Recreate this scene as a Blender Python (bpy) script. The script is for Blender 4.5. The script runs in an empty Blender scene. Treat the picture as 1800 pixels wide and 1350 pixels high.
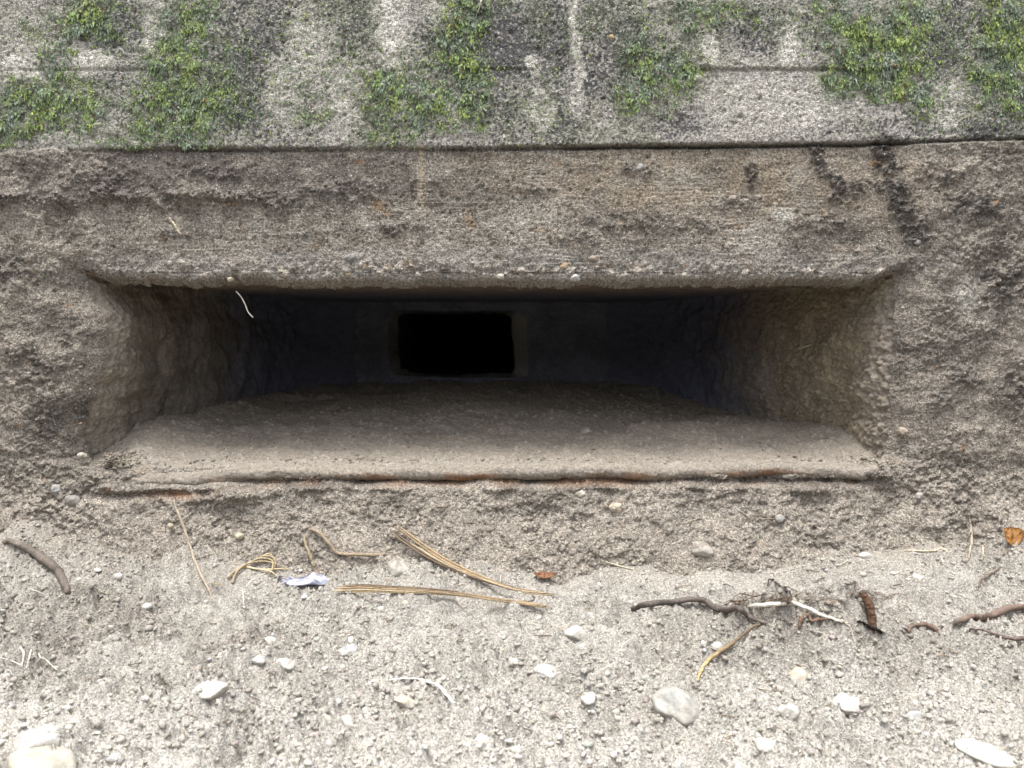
import bpy, bmesh, math, random
import numpy as np
from mathutils import Matrix, Vector

R = math.radians
rng = np.random.default_rng(7)
random.seed(7)
sc = bpy.context.scene
COL = sc.collection

# ------------------------------------------------------------------ camera
CAM = np.array([0.0, -1.30, 0.40])
F = 1360.0                      # focal length in pixels of the 1800 px wide photograph
PITCH = R(-3.66)
cam_d = bpy.data.cameras.new('camera')
cam = bpy.data.objects.new('camera', cam_d); COL.objects.link(cam)
cam.location = CAM
cam.rotation_euler = (R(90) + PITCH, 0, 0)
cam_d.sensor_width = 36.0
cam_d.lens = 36.0 * F / 1800.0
cam_d.clip_start = 0.02; cam_d.clip_end = 400
cam_d.dof.use_dof = True
cam_d.dof.focus_distance = 1.30
cam_d.dof.aperture_fstop = 11.0
sc.camera = cam

# ------------------------------------------------------------------ sky, sun, exposure
SUN_EL, SUN_ROT = R(76), R(205)
w = bpy.data.worlds.new('World'); sc.world = w; w.use_nodes = True
nt = w.node_tree; bg = nt.nodes['Background']
sky = nt.nodes.new('ShaderNodeTexSky'); sky.sky_type = 'NISHITA'; sky.sun_disc = False
sky.sun_elevation = SUN_EL; sky.sun_rotation = SUN_ROT
sky.air_density = 1.0; sky.dust_density = 4.0; sky.ozone_density = 1.0
hs = nt.nodes.new('ShaderNodeHueSaturation'); hs.inputs['Saturation'].default_value = 0.36
nt.links.new(sky.outputs[0], hs.inputs['Color']); nt.links.new(hs.outputs[0], bg.inputs['Color'])
bg.inputs['Strength'].default_value = 0.15
sun_d = bpy.data.lights.new('sun', 'SUN'); sun = bpy.data.objects.new('sun', sun_d); COL.objects.link(sun)
sun_d.energy = 1.35; sun_d.angle = R(20); sun_d.color = (1.0, 0.98, 0.95)
sd = Vector((math.sin(SUN_ROT) * math.cos(SUN_EL), math.cos(SUN_ROT) * math.cos(SUN_EL), math.sin(SUN_EL)))
sun.rotation_euler = sd.to_track_quat('Z', 'Y').to_euler(); sun.location = sd * 30
sc.view_settings.view_transform = 'Standard'; sc.view_settings.look = 'None'
sc.view_settings.exposure = 1.34; sc.view_settings.gamma = 1.0
sc.render.engine = 'CYCLES'
sc.cycles.use_denoising = True
sc.cycles.denoiser = 'OPENIMAGEDENOISE'
sc.cycles.denoising_input_passes = 'RGB_ALBEDO_NORMAL'
sc.cycles.denoising_prefilter = 'ACCURATE'
sc.cycles.max_bounces = 6; sc.cycles.diffuse_bounces = 4
sc.render.film_transparent = False

# ------------------------------------------------------------------ noise helpers
def _tables(seed):
    r = np.random.default_rng(seed)
    p = r.permutation(256).astype(np.int32); p = np.concatenate([p, p])
    a = r.uniform(0, 2 * np.pi, 256)
    return p, np.cos(a).astype(np.float32), np.sin(a).astype(np.float32)
_T = {}
def tabs(seed):
    if seed not in _T: _T[seed] = _tables(seed)
    return _T[seed]

def pn(x, y, seed=0):
    """2-D gradient noise, about -1..1"""
    p, gx, gy = tabs(seed)
    x = np.asarray(x, np.float32); y = np.asarray(y, np.float32)
    xf = np.floor(x); yf = np.floor(y)
    fx = x - xf; fy = y - yf
    xi = xf.astype(np.int32) & 255; yi = yf.astype(np.int32) & 255
    x1 = (xi + 1) & 255; y1 = (yi + 1) & 255
    u = fx * fx * fx * (fx * (fx * 6 - 15) + 10); v = fy * fy * fy * (fy * (fy * 6 - 15) + 10)
    h = p[p[xi] + yi]; n00 = gx[h] * fx + gy[h] * fy
    h = p[p[x1] + yi]; n10 = gx[h] * (fx - 1) + gy[h] * fy
    h = p[p[xi] + y1]; n01 = gx[h] * fx + gy[h] * (fy - 1)
    h = p[p[x1] + y1]; n11 = gx[h] * (fx - 1) + gy[h] * (fy - 1)
    a = n00 + u * (n10 - n00); b = n01 + u * (n11 - n01)
    return (a + v * (b - a)) * 1.5

def fbm(x, y, o=4, seed=0, gain=0.5, lac=2.03):
    t = 0; a = 1.0; s = 0
    for i in range(o):
        t = t + a * pn(x + 17.3 * i, y - 9.1 * i, seed + i); s += a
        a *= gain; x = x * lac; y = y * lac
    return t / s * 1.4

def worley(x, y, seed=0, jit=0.9):
    """F1 distance and a random number per cell"""
    p, gx, gy = tabs(seed + 900)
    x = np.asarray(x, np.float32); y = np.asarray(y, np.float32)
    xf = np.floor(x); yf = np.floor(y)
    best = np.full(x.shape, 9.0, np.float32); cid = np.zeros(x.shape, np.float32)
    for i in (-1, 0, 1):
        for j in (-1, 0, 1):
            cx = xf + i; cy = yf + j
            h = p[p[cx.astype(np.int32) & 255] + (cy.astype(np.int32) & 255)]
            d = (cx + 0.5 + jit * 0.5 * gx[h] - x) ** 2 + (cy + 0.5 + jit * 0.5 * gy[h] - y) ** 2
            m = d < best
            best = np.where(m, d, best); cid = np.where(m, h / 255.0, cid)
    return np.sqrt(best), cid

def sstep(a, b, x):
    t = np.clip((x - a) / (b - a), 0, 1)
    return t * t * (3 - 2 * t)

def mix(a, b, m):
    a = np.asarray(a, np.float32); b = np.asarray(b, np.float32)
    m = np.asarray(m)[..., None]
    return a * (1 - m) + b * m

# ------------------------------------------------------------------ pixel <-> world
cp, sp = math.cos(PITCH), math.sin(PITCH)
def ray(px, py):
    u = (np.asarray(px, float) - 900) / F; v = -(np.asarray(py, float) - 675) / F
    return np.stack([u, cp - sp * v, sp + cp * v], -1)
def at_y(px, py, Y=0.0):
    d = ray(px, py); t = (Y - CAM[1]) / d[..., 1]
    return CAM + d * t[..., None]
def to_px(x, y, z):
    dx = x - CAM[0]; dy = y - CAM[1]; dz = z - CAM[2]
    f = dy * cp + dz * sp; up = -dy * sp + dz * cp
    return 900 + F * dx / f, 675 - F * up / f
def wx(px): return (px - 900) * 1.30 / F / (cp) if False else float(at_y(px, 590)[0])
def wz(py): return float(at_y(900, py)[2])

# ------------------------------------------------------------------ mesh helpers
def mesh_obj(name, V, Fc, mat, parent=None, col=None, smooth=True, origin=None, attrs=None):
    V = np.asarray(V, np.float64).reshape(-1, 3)
    if parent is not None:
        off = np.array(parent.matrix_world.translation) if parent.parent is None else np.zeros(3)
        off = np.array(parent.location); pp = parent.parent
        while pp is not None: off = off + np.array(pp.location); pp = pp.parent
    else:
        off = np.zeros(3) if origin is None else np.asarray(origin, float)
    V = V - off
    me = bpy.data.meshes.new(name)
    if isinstance(Fc, np.ndarray):
        n, k = Fc.shape
        me.vertices.add(len(V)); me.vertices.foreach_set('co', V.astype(np.float32).ravel())
        me.loops.add(n * k); me.loops.foreach_set('vertex_index', Fc.astype(np.int32).ravel())
        me.polygons.add(n); me.polygons.foreach_set('loop_start', np.arange(0, n * k, k, dtype=np.int32))
        me.polygons.foreach_set('loop_total', np.full(n, k, np.int32))
    else:
        me.from_pydata([tuple(v) for v in V], [], [tuple(int(i) for i in f) for f in Fc])
    me.update(calc_edges=True); me.validate()
    me.polygons.foreach_set('use_smooth', np.full(len(me.polygons), smooth))
    if col is not None:
        c = np.ones((len(V), 4), np.float32); c[:, :3] = np.clip(col, 0, 1)
        at = me.attributes.new('Col', 'FLOAT_COLOR', 'POINT'); at.data.foreach_set('color', c.ravel())
    o = bpy.data.objects.new(name, me); COL.objects.link(o)
    if parent is not None: o.parent = parent
    else: o.location = off
    if mat: me.materials.append(mat)
    return o

def grid_faces(ny, nx, keep=None, flip=False):
    i = np.arange(ny - 1)[:, None] * nx + np.arange(nx - 1)[None, :]
    f = np.stack([i, i + 1, i + nx + 1, i + nx], -1)
    if flip: f = f[..., ::-1]
    f = f.reshape(-1, 4)
    if keep is not None: f = f[keep.ravel()]
    return f

def compact(V, Fc, *arrs):
    used = np.zeros(len(V), bool); used[Fc.ravel()] = True
    m = np.cumsum(used) - 1
    return (V[used], m[Fc]) + tuple(a[used] for a in arrs)

def tag(o, label, cat, group=None, kind=None):
    o['label'] = label; o['category'] = cat
    if group: o['group'] = group
    if kind: o['kind'] = kind
    return o

def axis_points(lo, hi, step, far_lo, far_hi, grow=1.25):
    c = list(np.arange(lo, hi + 1e-9, step))
    a = []; s = step; x = lo
    while x > far_lo:
        s *= grow; x -= s; a.append(max(x, far_lo))
    b = []; s = step; x = c[-1]
    while x < far_hi:
        s *= grow; x += s; b.append(min(x, far_hi))
    return np.array(a[::-1] + c + b)

# ------------------------------------------------------------------ materials
def earth(name, s1=260.0, s2=900.0, var=0.35, bump=0.5, dist=0.003, rough=0.95, spec=0.15, speck=0.0, stretch=None, trans=0.0, dark=0.5):
    m = bpy.data.materials.new(name); m.use_nodes = True
    t = m.node_tree; N = t.nodes; L = t.links
    b = N['Principled BSDF']
    b.inputs['Roughness'].default_value = rough
    b.inputs['Specular IOR Level'].default_value = spec
    tc = N.new('ShaderNodeTexCoord'); vec = tc.outputs['Object']
    if stretch:
        mp = N.new('ShaderNodeMapping'); mp.inputs['Scale'].default_value = stretch
        L.new(vec, mp.inputs['Vector']); vec = mp.outputs['Vector']
    at = N.new('ShaderNodeAttribute'); at.attribute_name = 'Col'
    n1 = N.new('ShaderNodeTexNoise'); n1.inputs['Scale'].default_value = s1; n1.inputs['Detail'].default_value = 4; n1.inputs['Roughness'].default_value = 0.65
    n2 = N.new('ShaderNodeTexNoise'); n2.inputs['Scale'].default_value = s2; n2.inputs['Detail'].default_value = 2
    L.new(vec, n1.inputs['Vector']); L.new(vec, n2.inputs['Vector'])
    r1 = N.new('ShaderNodeMapRange'); r1.inputs['From Min'].default_value = 0.3; r1.inputs['From Max'].default_value = 0.7
    r1.inputs['To Min'].default_value = 1 - var; r1.inputs['To Max'].default_value = 1 + var
    L.new(n1.outputs['Fac'], r1.inputs['Value'])
    r2 = N.new('ShaderNodeMapRange'); r2.inputs['From Min'].default_value = 0.3; r2.inputs['From Max'].default_value = 0.7
    r2.inputs['To Min'].default_value = 1 - var * 0.8; r2.inputs['To Max'].default_value = 1 + var * 0.8
    L.new(n2.outputs['Fac'], r2.inputs['Value'])
    mu = N.new('ShaderNodeMath'); mu.operation = 'MULTIPLY'
    L.new(r1.outputs[0], mu.inputs[0]); L.new(r2.outputs[0], mu.inputs[1])
    sc_ = N.new('ShaderNodeVectorMath'); sc_.operation = 'SCALE'
    L.new(at.outputs['Color'], sc_.inputs[0]); L.new(mu.outputs[0], sc_.inputs['Scale'])
    out = sc_.outputs[0]
    if speck > 0:
        vo = N.new('ShaderNodeTexVoronoi'); vo.inputs['Scale'].default_value = 230.0
        L.new(vec, vo.inputs['Vector'])
        rr = N.new('ShaderNodeMapRange'); rr.inputs['From Min'].default_value = 0.10; rr.inputs['From Max'].default_value = 0.34
        rr.inputs['To Min'].default_value = 1.0; rr.inputs['To Max'].default_value = 0.0
        L.new(vo.outputs['Distance'], rr.inputs['Value'])
        # only some of the cells are pale grains
        sx = N.new('ShaderNodeSeparateColor'); L.new(vo.outputs['Color'], sx.inputs[0])
        gt = N.new('ShaderNodeMath'); gt.operation = 'GREATER_THAN'; gt.inputs[1].default_value = 1 - speck
        L.new(sx.outputs[0], gt.inputs[0])
        mm = N.new('ShaderNodeMath'); mm.operation = 'MULTIPLY'
        L.new(rr.outputs[0], mm.inputs[0]); L.new(gt.outputs[0], mm.inputs[1])
        mx = N.new('ShaderNodeMix'); mx.data_type = 'RGBA'
        L.new(mm.outputs[0], mx.inputs['Factor']); L.new(out, mx.inputs[6]); mx.inputs[7].default_value = (0.62, 0.58, 0.52, 1)
        out = mx.outputs[2]
    L.new(out, b.inputs['Base Color'])
    if bump > 0:
        ad = N.new('ShaderNodeMath'); ad.operation = 'MULTIPLY_ADD'; ad.inputs[1].default_value = 0.5
        L.new(n2.outputs['Fac'], ad.inputs[0]); L.new(n1.outputs['Fac'], ad.inputs[2])
        bp = N.new('ShaderNodeBump'); bp.inputs['Strength'].default_value = bump; bp.inputs['Distance'].default_value = dist
        L.new(ad.outputs[0], bp.inputs['Height']); L.new(bp.outputs[0], b.inputs['Normal'])
    if trans > 0:
        tr = N.new('ShaderNodeBsdfTranslucent'); L.new(out, tr.inputs['Color'])
        ms = N.new('ShaderNodeMixShader'); ms.inputs[0].default_value = trans
        L.new(b.outputs[0], ms.inputs[1]); L.new(tr.outputs[0], ms.inputs[2])
        L.new(ms.outputs[0], N['Material Output'].inputs['Surface'])
    return m

M_WALL = earth('weathered_concrete', 240, 520, 0.58, 1.0, 0.006, speck=0.16)
M_INNER = earth('inner_concrete', 200, 700, 0.25, 0.6, 0.004)
M_SOIL = earth('dry_soil', 330, 620, 0.45, 1.0, 0.004, speck=0.08)
M_BED = earth('fine_dust', 300, 620, 0.34, 0.8, 0.003, speck=0.05)
M_CRUMB = earth('soil_crumb', 420, 1100, 0.30, 0.7, 0.002)
M_STONE = earth('stone', 160, 900, 0.18, 0.35, 0.002, rough=0.8, spec=0.3)
M_MOSS = earth('moss_leaf', 300, 900, 0.25, 0.0, rough=0.7, spec=0.25, trans=0.25)
M_ROOT = earth('root_bark', 300, 900, 0.30, 0.6, 0.002, rough=0.9)
M_STRAW = earth('dry_stalk', 500, 1400, 0.32, 0.6, 0.002, rough=0.7, spec=0.3, stretch=(0.12, 1, 1))
M_LEAF = earth('dead_leaf', 260, 900, 0.25, 0.4, 0.002, rough=0.6, spec=0.3, trans=0.15)
M_RUST = earth('rusty_steel', 260, 900, 0.35, 0.8, 0.003)

# ------------------------------------------------------------------ the bunker's front wall: shape fields
# outline of the opening in the wall plane
Z_TOP = wz(490); Z_SILL = wz(818)
X_L = wx(196); X_R = wx(1562)
DEPTH = 0.90

def pxz(x, z):
    return to_px(x, np.zeros_like(x), z)

def blobs(px, py, lst, soft=0.55):
    m = np.zeros(np.shape(px), np.float32)
    for (bx, by, rx, ry, wt) in lst:
        d = np.sqrt(((px - bx) / rx) ** 2 + ((py - by) / ry) ** 2)
        m = np.maximum(m, wt * (1 - sstep(1 - soft, 1 + soft, d)))
    return m

def line_dist(px, py, pts):
    d = np.full(np.shape(px), 1e9, np.float32)
    for (x0, y0), (x1, y1) in zip(pts[:-1], pts[1:]):
        vx, vy = x1 - x0, y1 - y0
        t = np.clip(((px - x0) * vx + (py - y0) * vy) / (vx * vx + vy * vy), 0, 1)
        d = np.minimum(d, np.hypot(px - x0 - t * vx, py - y0 - t * vy))
    return d

MOSS = {
 'a': [(85,185,105,42,1),(30,225,60,35,.9),(165,35,55,42,1),(150,60,40,25,.9),(105,115,26,50,.75),(70,60,35,30,.5),(150,225,60,22,.6),(230,240,50,18,.5),(205,60,45,60,.3)],
 'b': [(335,40,60,50,.75),(300,140,50,70,.95),(345,190,75,45,1),(320,95,62,45,.85),(270,200,40,50,.8),(395,120,55,70,.55),(310,240,70,26,.8),(420,190,45,50,.5),(250,235,40,25,.6),(560,212,36,18,.6),(640,95,18,30,.3),(480,170,90,80,.32),(520,60,60,50,.25)],
 'c': [(680,170,42,48,1),(740,180,70,55,.9),(820,45,38,60,1.1),(825,125,36,40,1.1),(790,85,36,50,.8),(840,185,26,45,1),(700,230,60,25,.6),(660,230,25,20,.7),(775,230,60,25,.5),(730,110,40,30,.5),(885,20,30,20,.35),(600,110,90,90,.32),(940,185,70,60,.34)],
 'd': [(1135,145,50,45,1),(1185,120,50,40,1),(1120,90,36,36,.85),(1220,35,55,35,.8),(1150,40,40,35,.55),(1100,185,30,25,.8),(1205,160,28,30,.7),(1290,20,60,18,.7),(1165,190,40,15,.5),(1030,60,80,50,.28),(1330,30,90,40,.36)],
 'e': [(1500,75,52,42,1),(1575,65,55,45,.95),(1530,120,55,36,1.1),(1490,40,45,36,.7),(1610,30,50,36,.7),(1560,160,80,26,.9),(1615,185,36,24,.7),(1470,140,40,26,.9),(1460,10,45,18,.6),(1590,120,45,25,.8),(1420,40,60,40,.36),(1660,70,40,60,.42)],
 'f': [(1770,60,52,75,1.1),(1760,135,62,38,1.1),(1720,140,30,24,.9),(1785,190,45,30,.9),(1735,190,50,16,.5),(1715,30,24,30,.4),(1690,190,60,40,.36)],
}
ALLMOSS = [b for k in MOSS for b in MOSS[k]]

def moss_mask(px, py, lst=ALLMOSS):
    qx = px + 22 * fbm(px / 55, py / 55, 3, 61); qy = py + 22 * fbm(px / 55, py / 55, 3, 71)
    m = blobs(qx, qy, lst, 0.85)
    return np.clip(m * (1.0 + 0.55 * fbm(px / 22, py / 22, 3, 81)), 0, 1.2)

LEDGE = [(-4000,262),(0,266),(300,262),(640,262),(900,260),(1200,256),(1500,253),(1800,243),(6000,235)]
def ledge_row(px):
    return np.interp(px, [p[0] for p in LEDGE], [p[1] for p in LEDGE])

def edge_left(z):
    return X_L - 0.040 * (1 - sstep(Z_SILL, wz(600), z)) + 0.010 * fbm(z * 18, z * 0, 3, 21) - 0.028 * sstep(wz(570), wz(500), z)
def edge_right(z):
    return X_R + 0.010 * fbm(z * 17, z * 0, 3, 31) - 0.006
def rad_left(z): return 0.055 + 0.065 * (1 - sstep(Z_SILL, wz(600), z))
def rad_right(z): return 0.075 + 0.0 * z
def open_sd(x, z):
    """signed distance to the opening's edge (negative inside), with a ragged outline; rounding radius"""
    px, py = pxz(x, z)
    top = Z_TOP + 0.0065 * fbm(x * 14, z * 3, 4, 11, .6) + 0.0035 * fbm(x * 85, z * 20, 3, 13, .6) + 0.005 * sstep(0.35, 0.8, pn(x * 30, z * 2, 15)) \
        + 0.006 * (1 - sstep(X_L, X_L + 0.10, x))
    dz1 = z - top; dz0 = Z_SILL - z
    dx0 = edge_left(z) - x; dx1 = x - edge_right(z)
    ax = np.maximum(dx0, dx1); az = np.maximum(dz1, dz0)
    sd = np.where((ax > 0) & (az > 0), np.hypot(np.maximum(ax, 0), np.maximum(az, 0)), np.maximum(ax, az))
    kc = 0.055; u_ = ax + kc; v_ = dz0 + kc
    sd = np.where((u_ > 0) & (v_ > 0) & (z < Z_SILL + 0.15), np.maximum(sd, np.hypot(u_, v_) - kc), sd)
    side = sstep(-0.03, 0.03, ax - az)
    side = side * sstep(Z_SILL - 0.012, Z_SILL + 0.015, z)
    rs = np.where(x < 0, rad_left(z), rad_right(z))
    return sd, 0.015 * (1 - side) + rs * side, side

BLACK1 = [(1428,262),(1448,300),(1472,322),(1490,345)]
BLACK2 = [(1552,255),(1562,300),(1572,345),(1590,385),(1610,410)]

DABS = [(1080,388,44,13,1),(1440,392,55,13,.9),(1122,300,22,12,1),(840,330,16,11,.8),(590,332,70,20,.9),(700,402,46,11,.8),(950,332,24,9,.8),(200,325,70,22,.9),(480,352,56,15,1),(1650,310,34,22,.8),(1700,365,46,26,.9),(1745,500,42,55,.9),(1575,610,26,40,.8),(60,640,46,32,.8),(130,722,56,28,.9),(88,765,44,16,.8),(150,588,44,14,.9),(1690,662,28,17,1),(1648,705,22,15,1),(1240,395,40,10,.7),(380,300,60,14,.8),(1010,420,30,9,.7),(320,410,50,10,.6),(1780,690,30,40,.8),(20,480,40,30,.7),(1600,470,30,16,.8)]
SPILL = [(545,842,62,13,1),(1235,842,84,11,.9),(1425,842,60,14,1),(860,846,46,10,.8),(405,862,56,12,.9),(700,848,34,9,.7),(1060,846,40,9,.7),(200,838,50,16,.9),(1540,830,40,20,1)]
def wall_fields(x, z):
    px, py = pxz(x, z)
    lr = ledge_row(px)
    up = sstep(3, -3, py - lr + 3 * fbm(px / 60, py / 60, 2, 5))          # 1 above the board joint
    moss = moss_mask(px, py) * up
    # where mud lies on the wall
    n_big = fbm(x * 9, z * 9, 3, 41)
    mud = (1 - up) * np.clip(0.45 + 0.9 * n_big, 0, 1)
    mud = np.maximum(mud, (1 - up) * blobs(px, py, [(150,340,380,80,1),(-200,600,380,500,1),(40,760,190,260,1),(1760,520,230,300,1),(1700,850,250,160,1),(420,320,120,40,.8),(1640,330,120,60,.7)]))
    mud = mud * (1 - 0.7 * blobs(px, py, [(1300,300,220,50,1),(1020,300,250,36,.8),(1330,470,260,28,1),(800,470,260,28,1),(480,440,230,36,.6)]))
    below = sstep(Z_SILL + 0.01, Z_SILL - 0.03, z)
    mud = np.maximum(mud, below * np.clip(0.75 + 0.5 * n_big, 0, 1))
    side = np.maximum(sstep(wx(230), wx(120), x), sstep(wx(1540), wx(1640), x)) * (1 - up)
    ragged = up * 0
    # --- relief, metres out of the wall
    h = 0.0065 * up
    row2 = sstep(3, -3, py - 124 - 2 * fbm(px / 80, py / 80, 2, 6))
    j2 = np.maximum(sstep(1215, 1235, px) * sstep(1660, 1500, px), blobs(px, py, [(180,128,140,30,.6),(880,128,60,30,.6)]))
    h = h + 0.0028 * row2 * j2
    h = h - 0.004 * np.exp(-((py - 125) / 2.5) ** 2) * j2
    gj = 0.25 + 0.75 * sstep(650, 1150, px) + 0.35 * blobs(px, py, [(440,262,110,30,1)])
    h = h - 0.010 * np.exp(-((py - lr - 2) / 3.2) ** 2) * gj * np.clip(1.0 + 0.5 * fbm(px / 40, py / 40, 2, 7), 0.2, 1.5)
    conc = 0.0016 * fbm(x * 55, z * 55, 4, 51, 0.6)
    w1, c1 = worley(x * 150, z * 150, 1)
    conc = conc - 0.0016 * (c1 > 0.80) * sstep(0.42, 0.1, w1)
    w4, c4 = worley(x * 75, z * 75, 14)
    conc = conc - 0.0030 * (c4 > 0.90) * sstep(0.40, 0.1, w4)
    grain = 0.0016 * fbm(x * 12, z * 330 + 2.0 * fbm(x * 8, z * 8, 2, 58), 2, 53) * (1 - up) * (1 - below)
    lump = 0.010 * fbm(x * 16, z * 16, 3, 55, 0.55)
    w2, c2 = worley(x * 95 + 0.35 * fbm(x * 160, z * 160, 2, 56), z * 95 + 0.35 * fbm(x * 170, z * 170, 2, 57), 2)
    w3, c3 = worley(x * 210, z * 210, 3)
    crumb = 0.0045 * (0.55 - w2) * (0.3 + c2) + 0.0020 * (0.5 - w3) + 0.0020 * fbm(x * 90, z * 90, 3, 59, 0.6)
    h = h + conc * (1 - 0.5 * mud) + grain * (1 - mud) * 0.75 * np.clip(0.6 + 0.9 * fbm(x * 6, z * 14, 2, 52), 0.1, 1.3) + mud * (0.002 + 0.35 * lump + crumb * np.clip(0.55 + 1.1 * fbm(x * 7, z * 9, 3, 54), 0.12, 1.3)) + side * (0.010 + lump * 0.5 + crumb * 0.35 * np.clip(0.5 + 1.1 * fbm(x * 8, z * 11, 3, 63), 0.05, 1.4))
    # mud ridges lying on the board face at the left
    rd = sstep(-0.2, 0.35, fbm(px / 45, py / 45, 3, 18)) * np.exp(-((py - 350 - 10 * fbm(px / 70, py / 200, 2, 8)) / 14.0) ** 2) * sstep(560, 380, px)
    h = h + rd * (0.010 + crumb * 1.6)
    b1 = sstep(16, 5, line_dist(px + 9 * fbm(px / 18, py / 18, 2, 9), py + 9 * fbm(px / 18, py / 18, 2, 10), BLACK1))
    b1 = np.maximum(b1, blobs(px + 10 * fbm(px / 18, py / 18, 2, 9), py, [(1500,330,30,16,.8),(1480,345,26,10,.8),(1318,310,14,20,.9),(1290,355,40,14,.6),(1555,250,20,14,1),(8,352,14,12,1)]))
    b2 = sstep(28, 10, line_dist(px + 12 * fbm(px / 18, py / 18, 2, 12), py + 9 * fbm(px / 18, py / 18, 2, 13), BLACK2))
    black = np.maximum(b1, b2) * sstep(-0.55, 0.05, fbm(px / 20, py / 20, 3, 20))
    h = h + black * (0.003 + crumb * 1.8)
    dabs = blobs(px + 14 * fbm(px / 22, py / 22, 2, 22), py + 10 * fbm(px / 22, py / 22, 2, 23), DABS, 0.7) * np.clip(0.75 + 0.9 * fbm(x * 45, z * 45, 2, 24), 0, 1.2) * (1 - up)
    h = h + dabs * (0.004 + crumb * 1.6)
    spill = blobs(px + 20 * fbm(px / 40, py / 30, 2, 25), py + 8 * fbm(px / 40, py / 30, 2, 26), SPILL, 0.8)
    h = h + spill * (0.017 + crumb)
    # pebbly broken concrete along the lintel's lower edge
    leb = np.exp(-((py - 478) / 16.0) ** 2) * sstep(130, 240, px) * sstep(1600, 1540, px)
    wp, cpb = worley(x * 62, z * 62, 4)
    h = h + leb * (0.0055 * sstep(0.60, 0.15, wp) * (cpb > 0.62) * (0.4 + 0.8 * np.mod(cpb * 5.7, 1)) - 0.002 + crumb * 0.8)
    # apron under the sill: groove under the rail, then a rough bulge leaning out to the ground
    gr = 843 + 22 * sstep(520, 300, px) + 3 * fbm(px / 90, py * 0, 2, 16)
    groove = np.clip(0.75 + 0.6 * fbm(px / 70, py * 0 + 4, 3, 19), 0.1, 1.2) * np.exp(-((py - gr) / 6.5) ** 2) * sstep(150, 240, px) * sstep(1560, 1480, px)
    zz = np.clip(Z_SILL - 0.02 - z, 0, 1)
    h = h + below * (0.004 + 0.22 * zz + 1.3 * np.minimum(zz, 0.25) ** 2 + 0.75 * lump * sstep(0.0, 0.05, zz) + crumb * 0.6) - 0.012 * groove + (0.017 + 0.006 * fbm(x * 9, z * 9, 2, 65)) * below * sstep(0.002, 0.016 + 0.02 * np.clip(fbm(x * 5, x * 0 + 1, 2, 66), 0, 1), zz) * sstep(wx(110), wx(240), x) * sstep(wx(1590), wx(1470), x)
    h = h + moss * (0.003 + 0.006 * np.clip(fbm(x * 40, z * 40, 3, 62), -0.3, 1))
    # --- colour of the surface itself
    n1 = fbm(x * 22, z * 22, 4, 101); n2 = fbm(x * 70, z * 70, 3, 111, 0.65); n3 = fbm(x * 200, z * 200, 2, 121)
    c = np.ones(px.shape + (3,), np.float32) * np.array([0.41, 0.385, 0.34], np.float32)
    c = c * (1 + 0.22 * n2 + 0.20 * n3)[..., None]
    # pale lime runs down the boards
    pale = blobs(px + 14 * fbm(px / 40, py / 60, 3, 131), py, [(690,55,22,75,.9),(545,85,40,55,.7),(500,150,30,60,.55),(60,110,60,36,.6),(165,112,34,22,.9),(280,45,20,60,.8),(350,85,14,30,.4),(940,115,14,16,.9),(1012,60,9,60,.8),(1012,150,12,50,.5),(1250,85,16,26,1.1),(1382,85,13,40,1.1),(1570,104,28,12,1.0),(1425,190,22,36,.5),(1660,190,26,40,.5),(950,200,20,30,.5),(600,170,28,50,.4),(775,20,20,30,.5),(1340,170,120,60,.35)], 0.7) * up
    pale = np.clip(pale * (0.95 + 0.6 * n2 + 0.5 * n3), 0, 1)
    c = mix(c, (0.68, 0.645, 0.575), pale)
    # dark lichen film on the upper boards
    lich = up * np.clip(0.25 + 1.25 * fbm(x * 16, z * 12, 3, 141) + 0.75 * n2 + 0.6 * n3, 0, 1)
    lz = blobs(px, py, [(920,60,160,90,.75),(1060,100,90,80,.5),(460,60,80,80,.6),(600,60,60,60,.5),(900,200,110,60,.45),(230,60,70,70,.5),(400,190,90,70,.6),(1310,65,60,40,.5),(1640,70,50,60,.6),(1720,230,90,26,.7),(1480,230,90,20,.6),(1240,220,70,28,.5),(200,140,80,20,.5),(1680,20,60,50,.5),(640,40,60,60,.5)], 0.8)
    bias = -0.36 + 1.25 * lz + 0.55 * fbm(x * 13, z * 9, 3, 145) - 1.3 * pale - 0.35 * j2 * (1 - row2)
    spot = sstep(-0.10, 0.28, 0.65 * n2 + 1.0 * n3 + bias) * up
    c = mix(c, np.array([0.060, 0.060, 0.066]) * (1 + 0.4 * n3)[..., None], spot * 0.86)
    grains = up * sstep(0.35, 0.6, fbm(x * 150, z * 150, 2, 147)) * (1 - 0.5 * lz)
    c = mix(c, (0.60, 0.57, 0.51), grains * 0.6)
    # clean board below the joint: brown stained
    brown = (1 - up) * (0.55 + 0.3 * n1)
    c = mix(c, (0.255, 0.216, 0.170), np.clip(brown, 0, 0.85))
    c = mix(c, (0.30, 0.185, 0.09), np.clip((1 - up) * (1 - mud) * sstep(0.25, 0.9, fbm(x * 20, z * 34, 3, 151)), 0, 0.6))
    mudc = np.ones(c.shape, np.float32) * np.array([0.290, 0.256, 0.214], np.float32) * (1 + 0.22 * n1 + 0.20 * n2 + 0.28 * n3)[..., None]
    c = mix(c, mudc, np.clip(mud * 1.0, 0, 0.95))
    smear = (1 - up) * sstep(-0.05, 0.35, fbm(x * 7 + 3, z * 15, 4, 165, .55))
    c = c * (1 - 0.30 * smear + 0.16 * (1 - up) * sstep(0.0, 0.5, fbm(x * 9, z * 20, 3, 167)))[..., None]
    h = h - 0.0016 * smear * (1 - mud)
    sp2 = (1 - up) * (1 - below) * sstep(0.12, 0.40, 0.8 * n2 + 0.6 * n3 + 0.35 * n1 - 0.05 + 0.25 * sstep(470, 300, py) * fbm(x * 9, z * 18, 2, 163))
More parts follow.
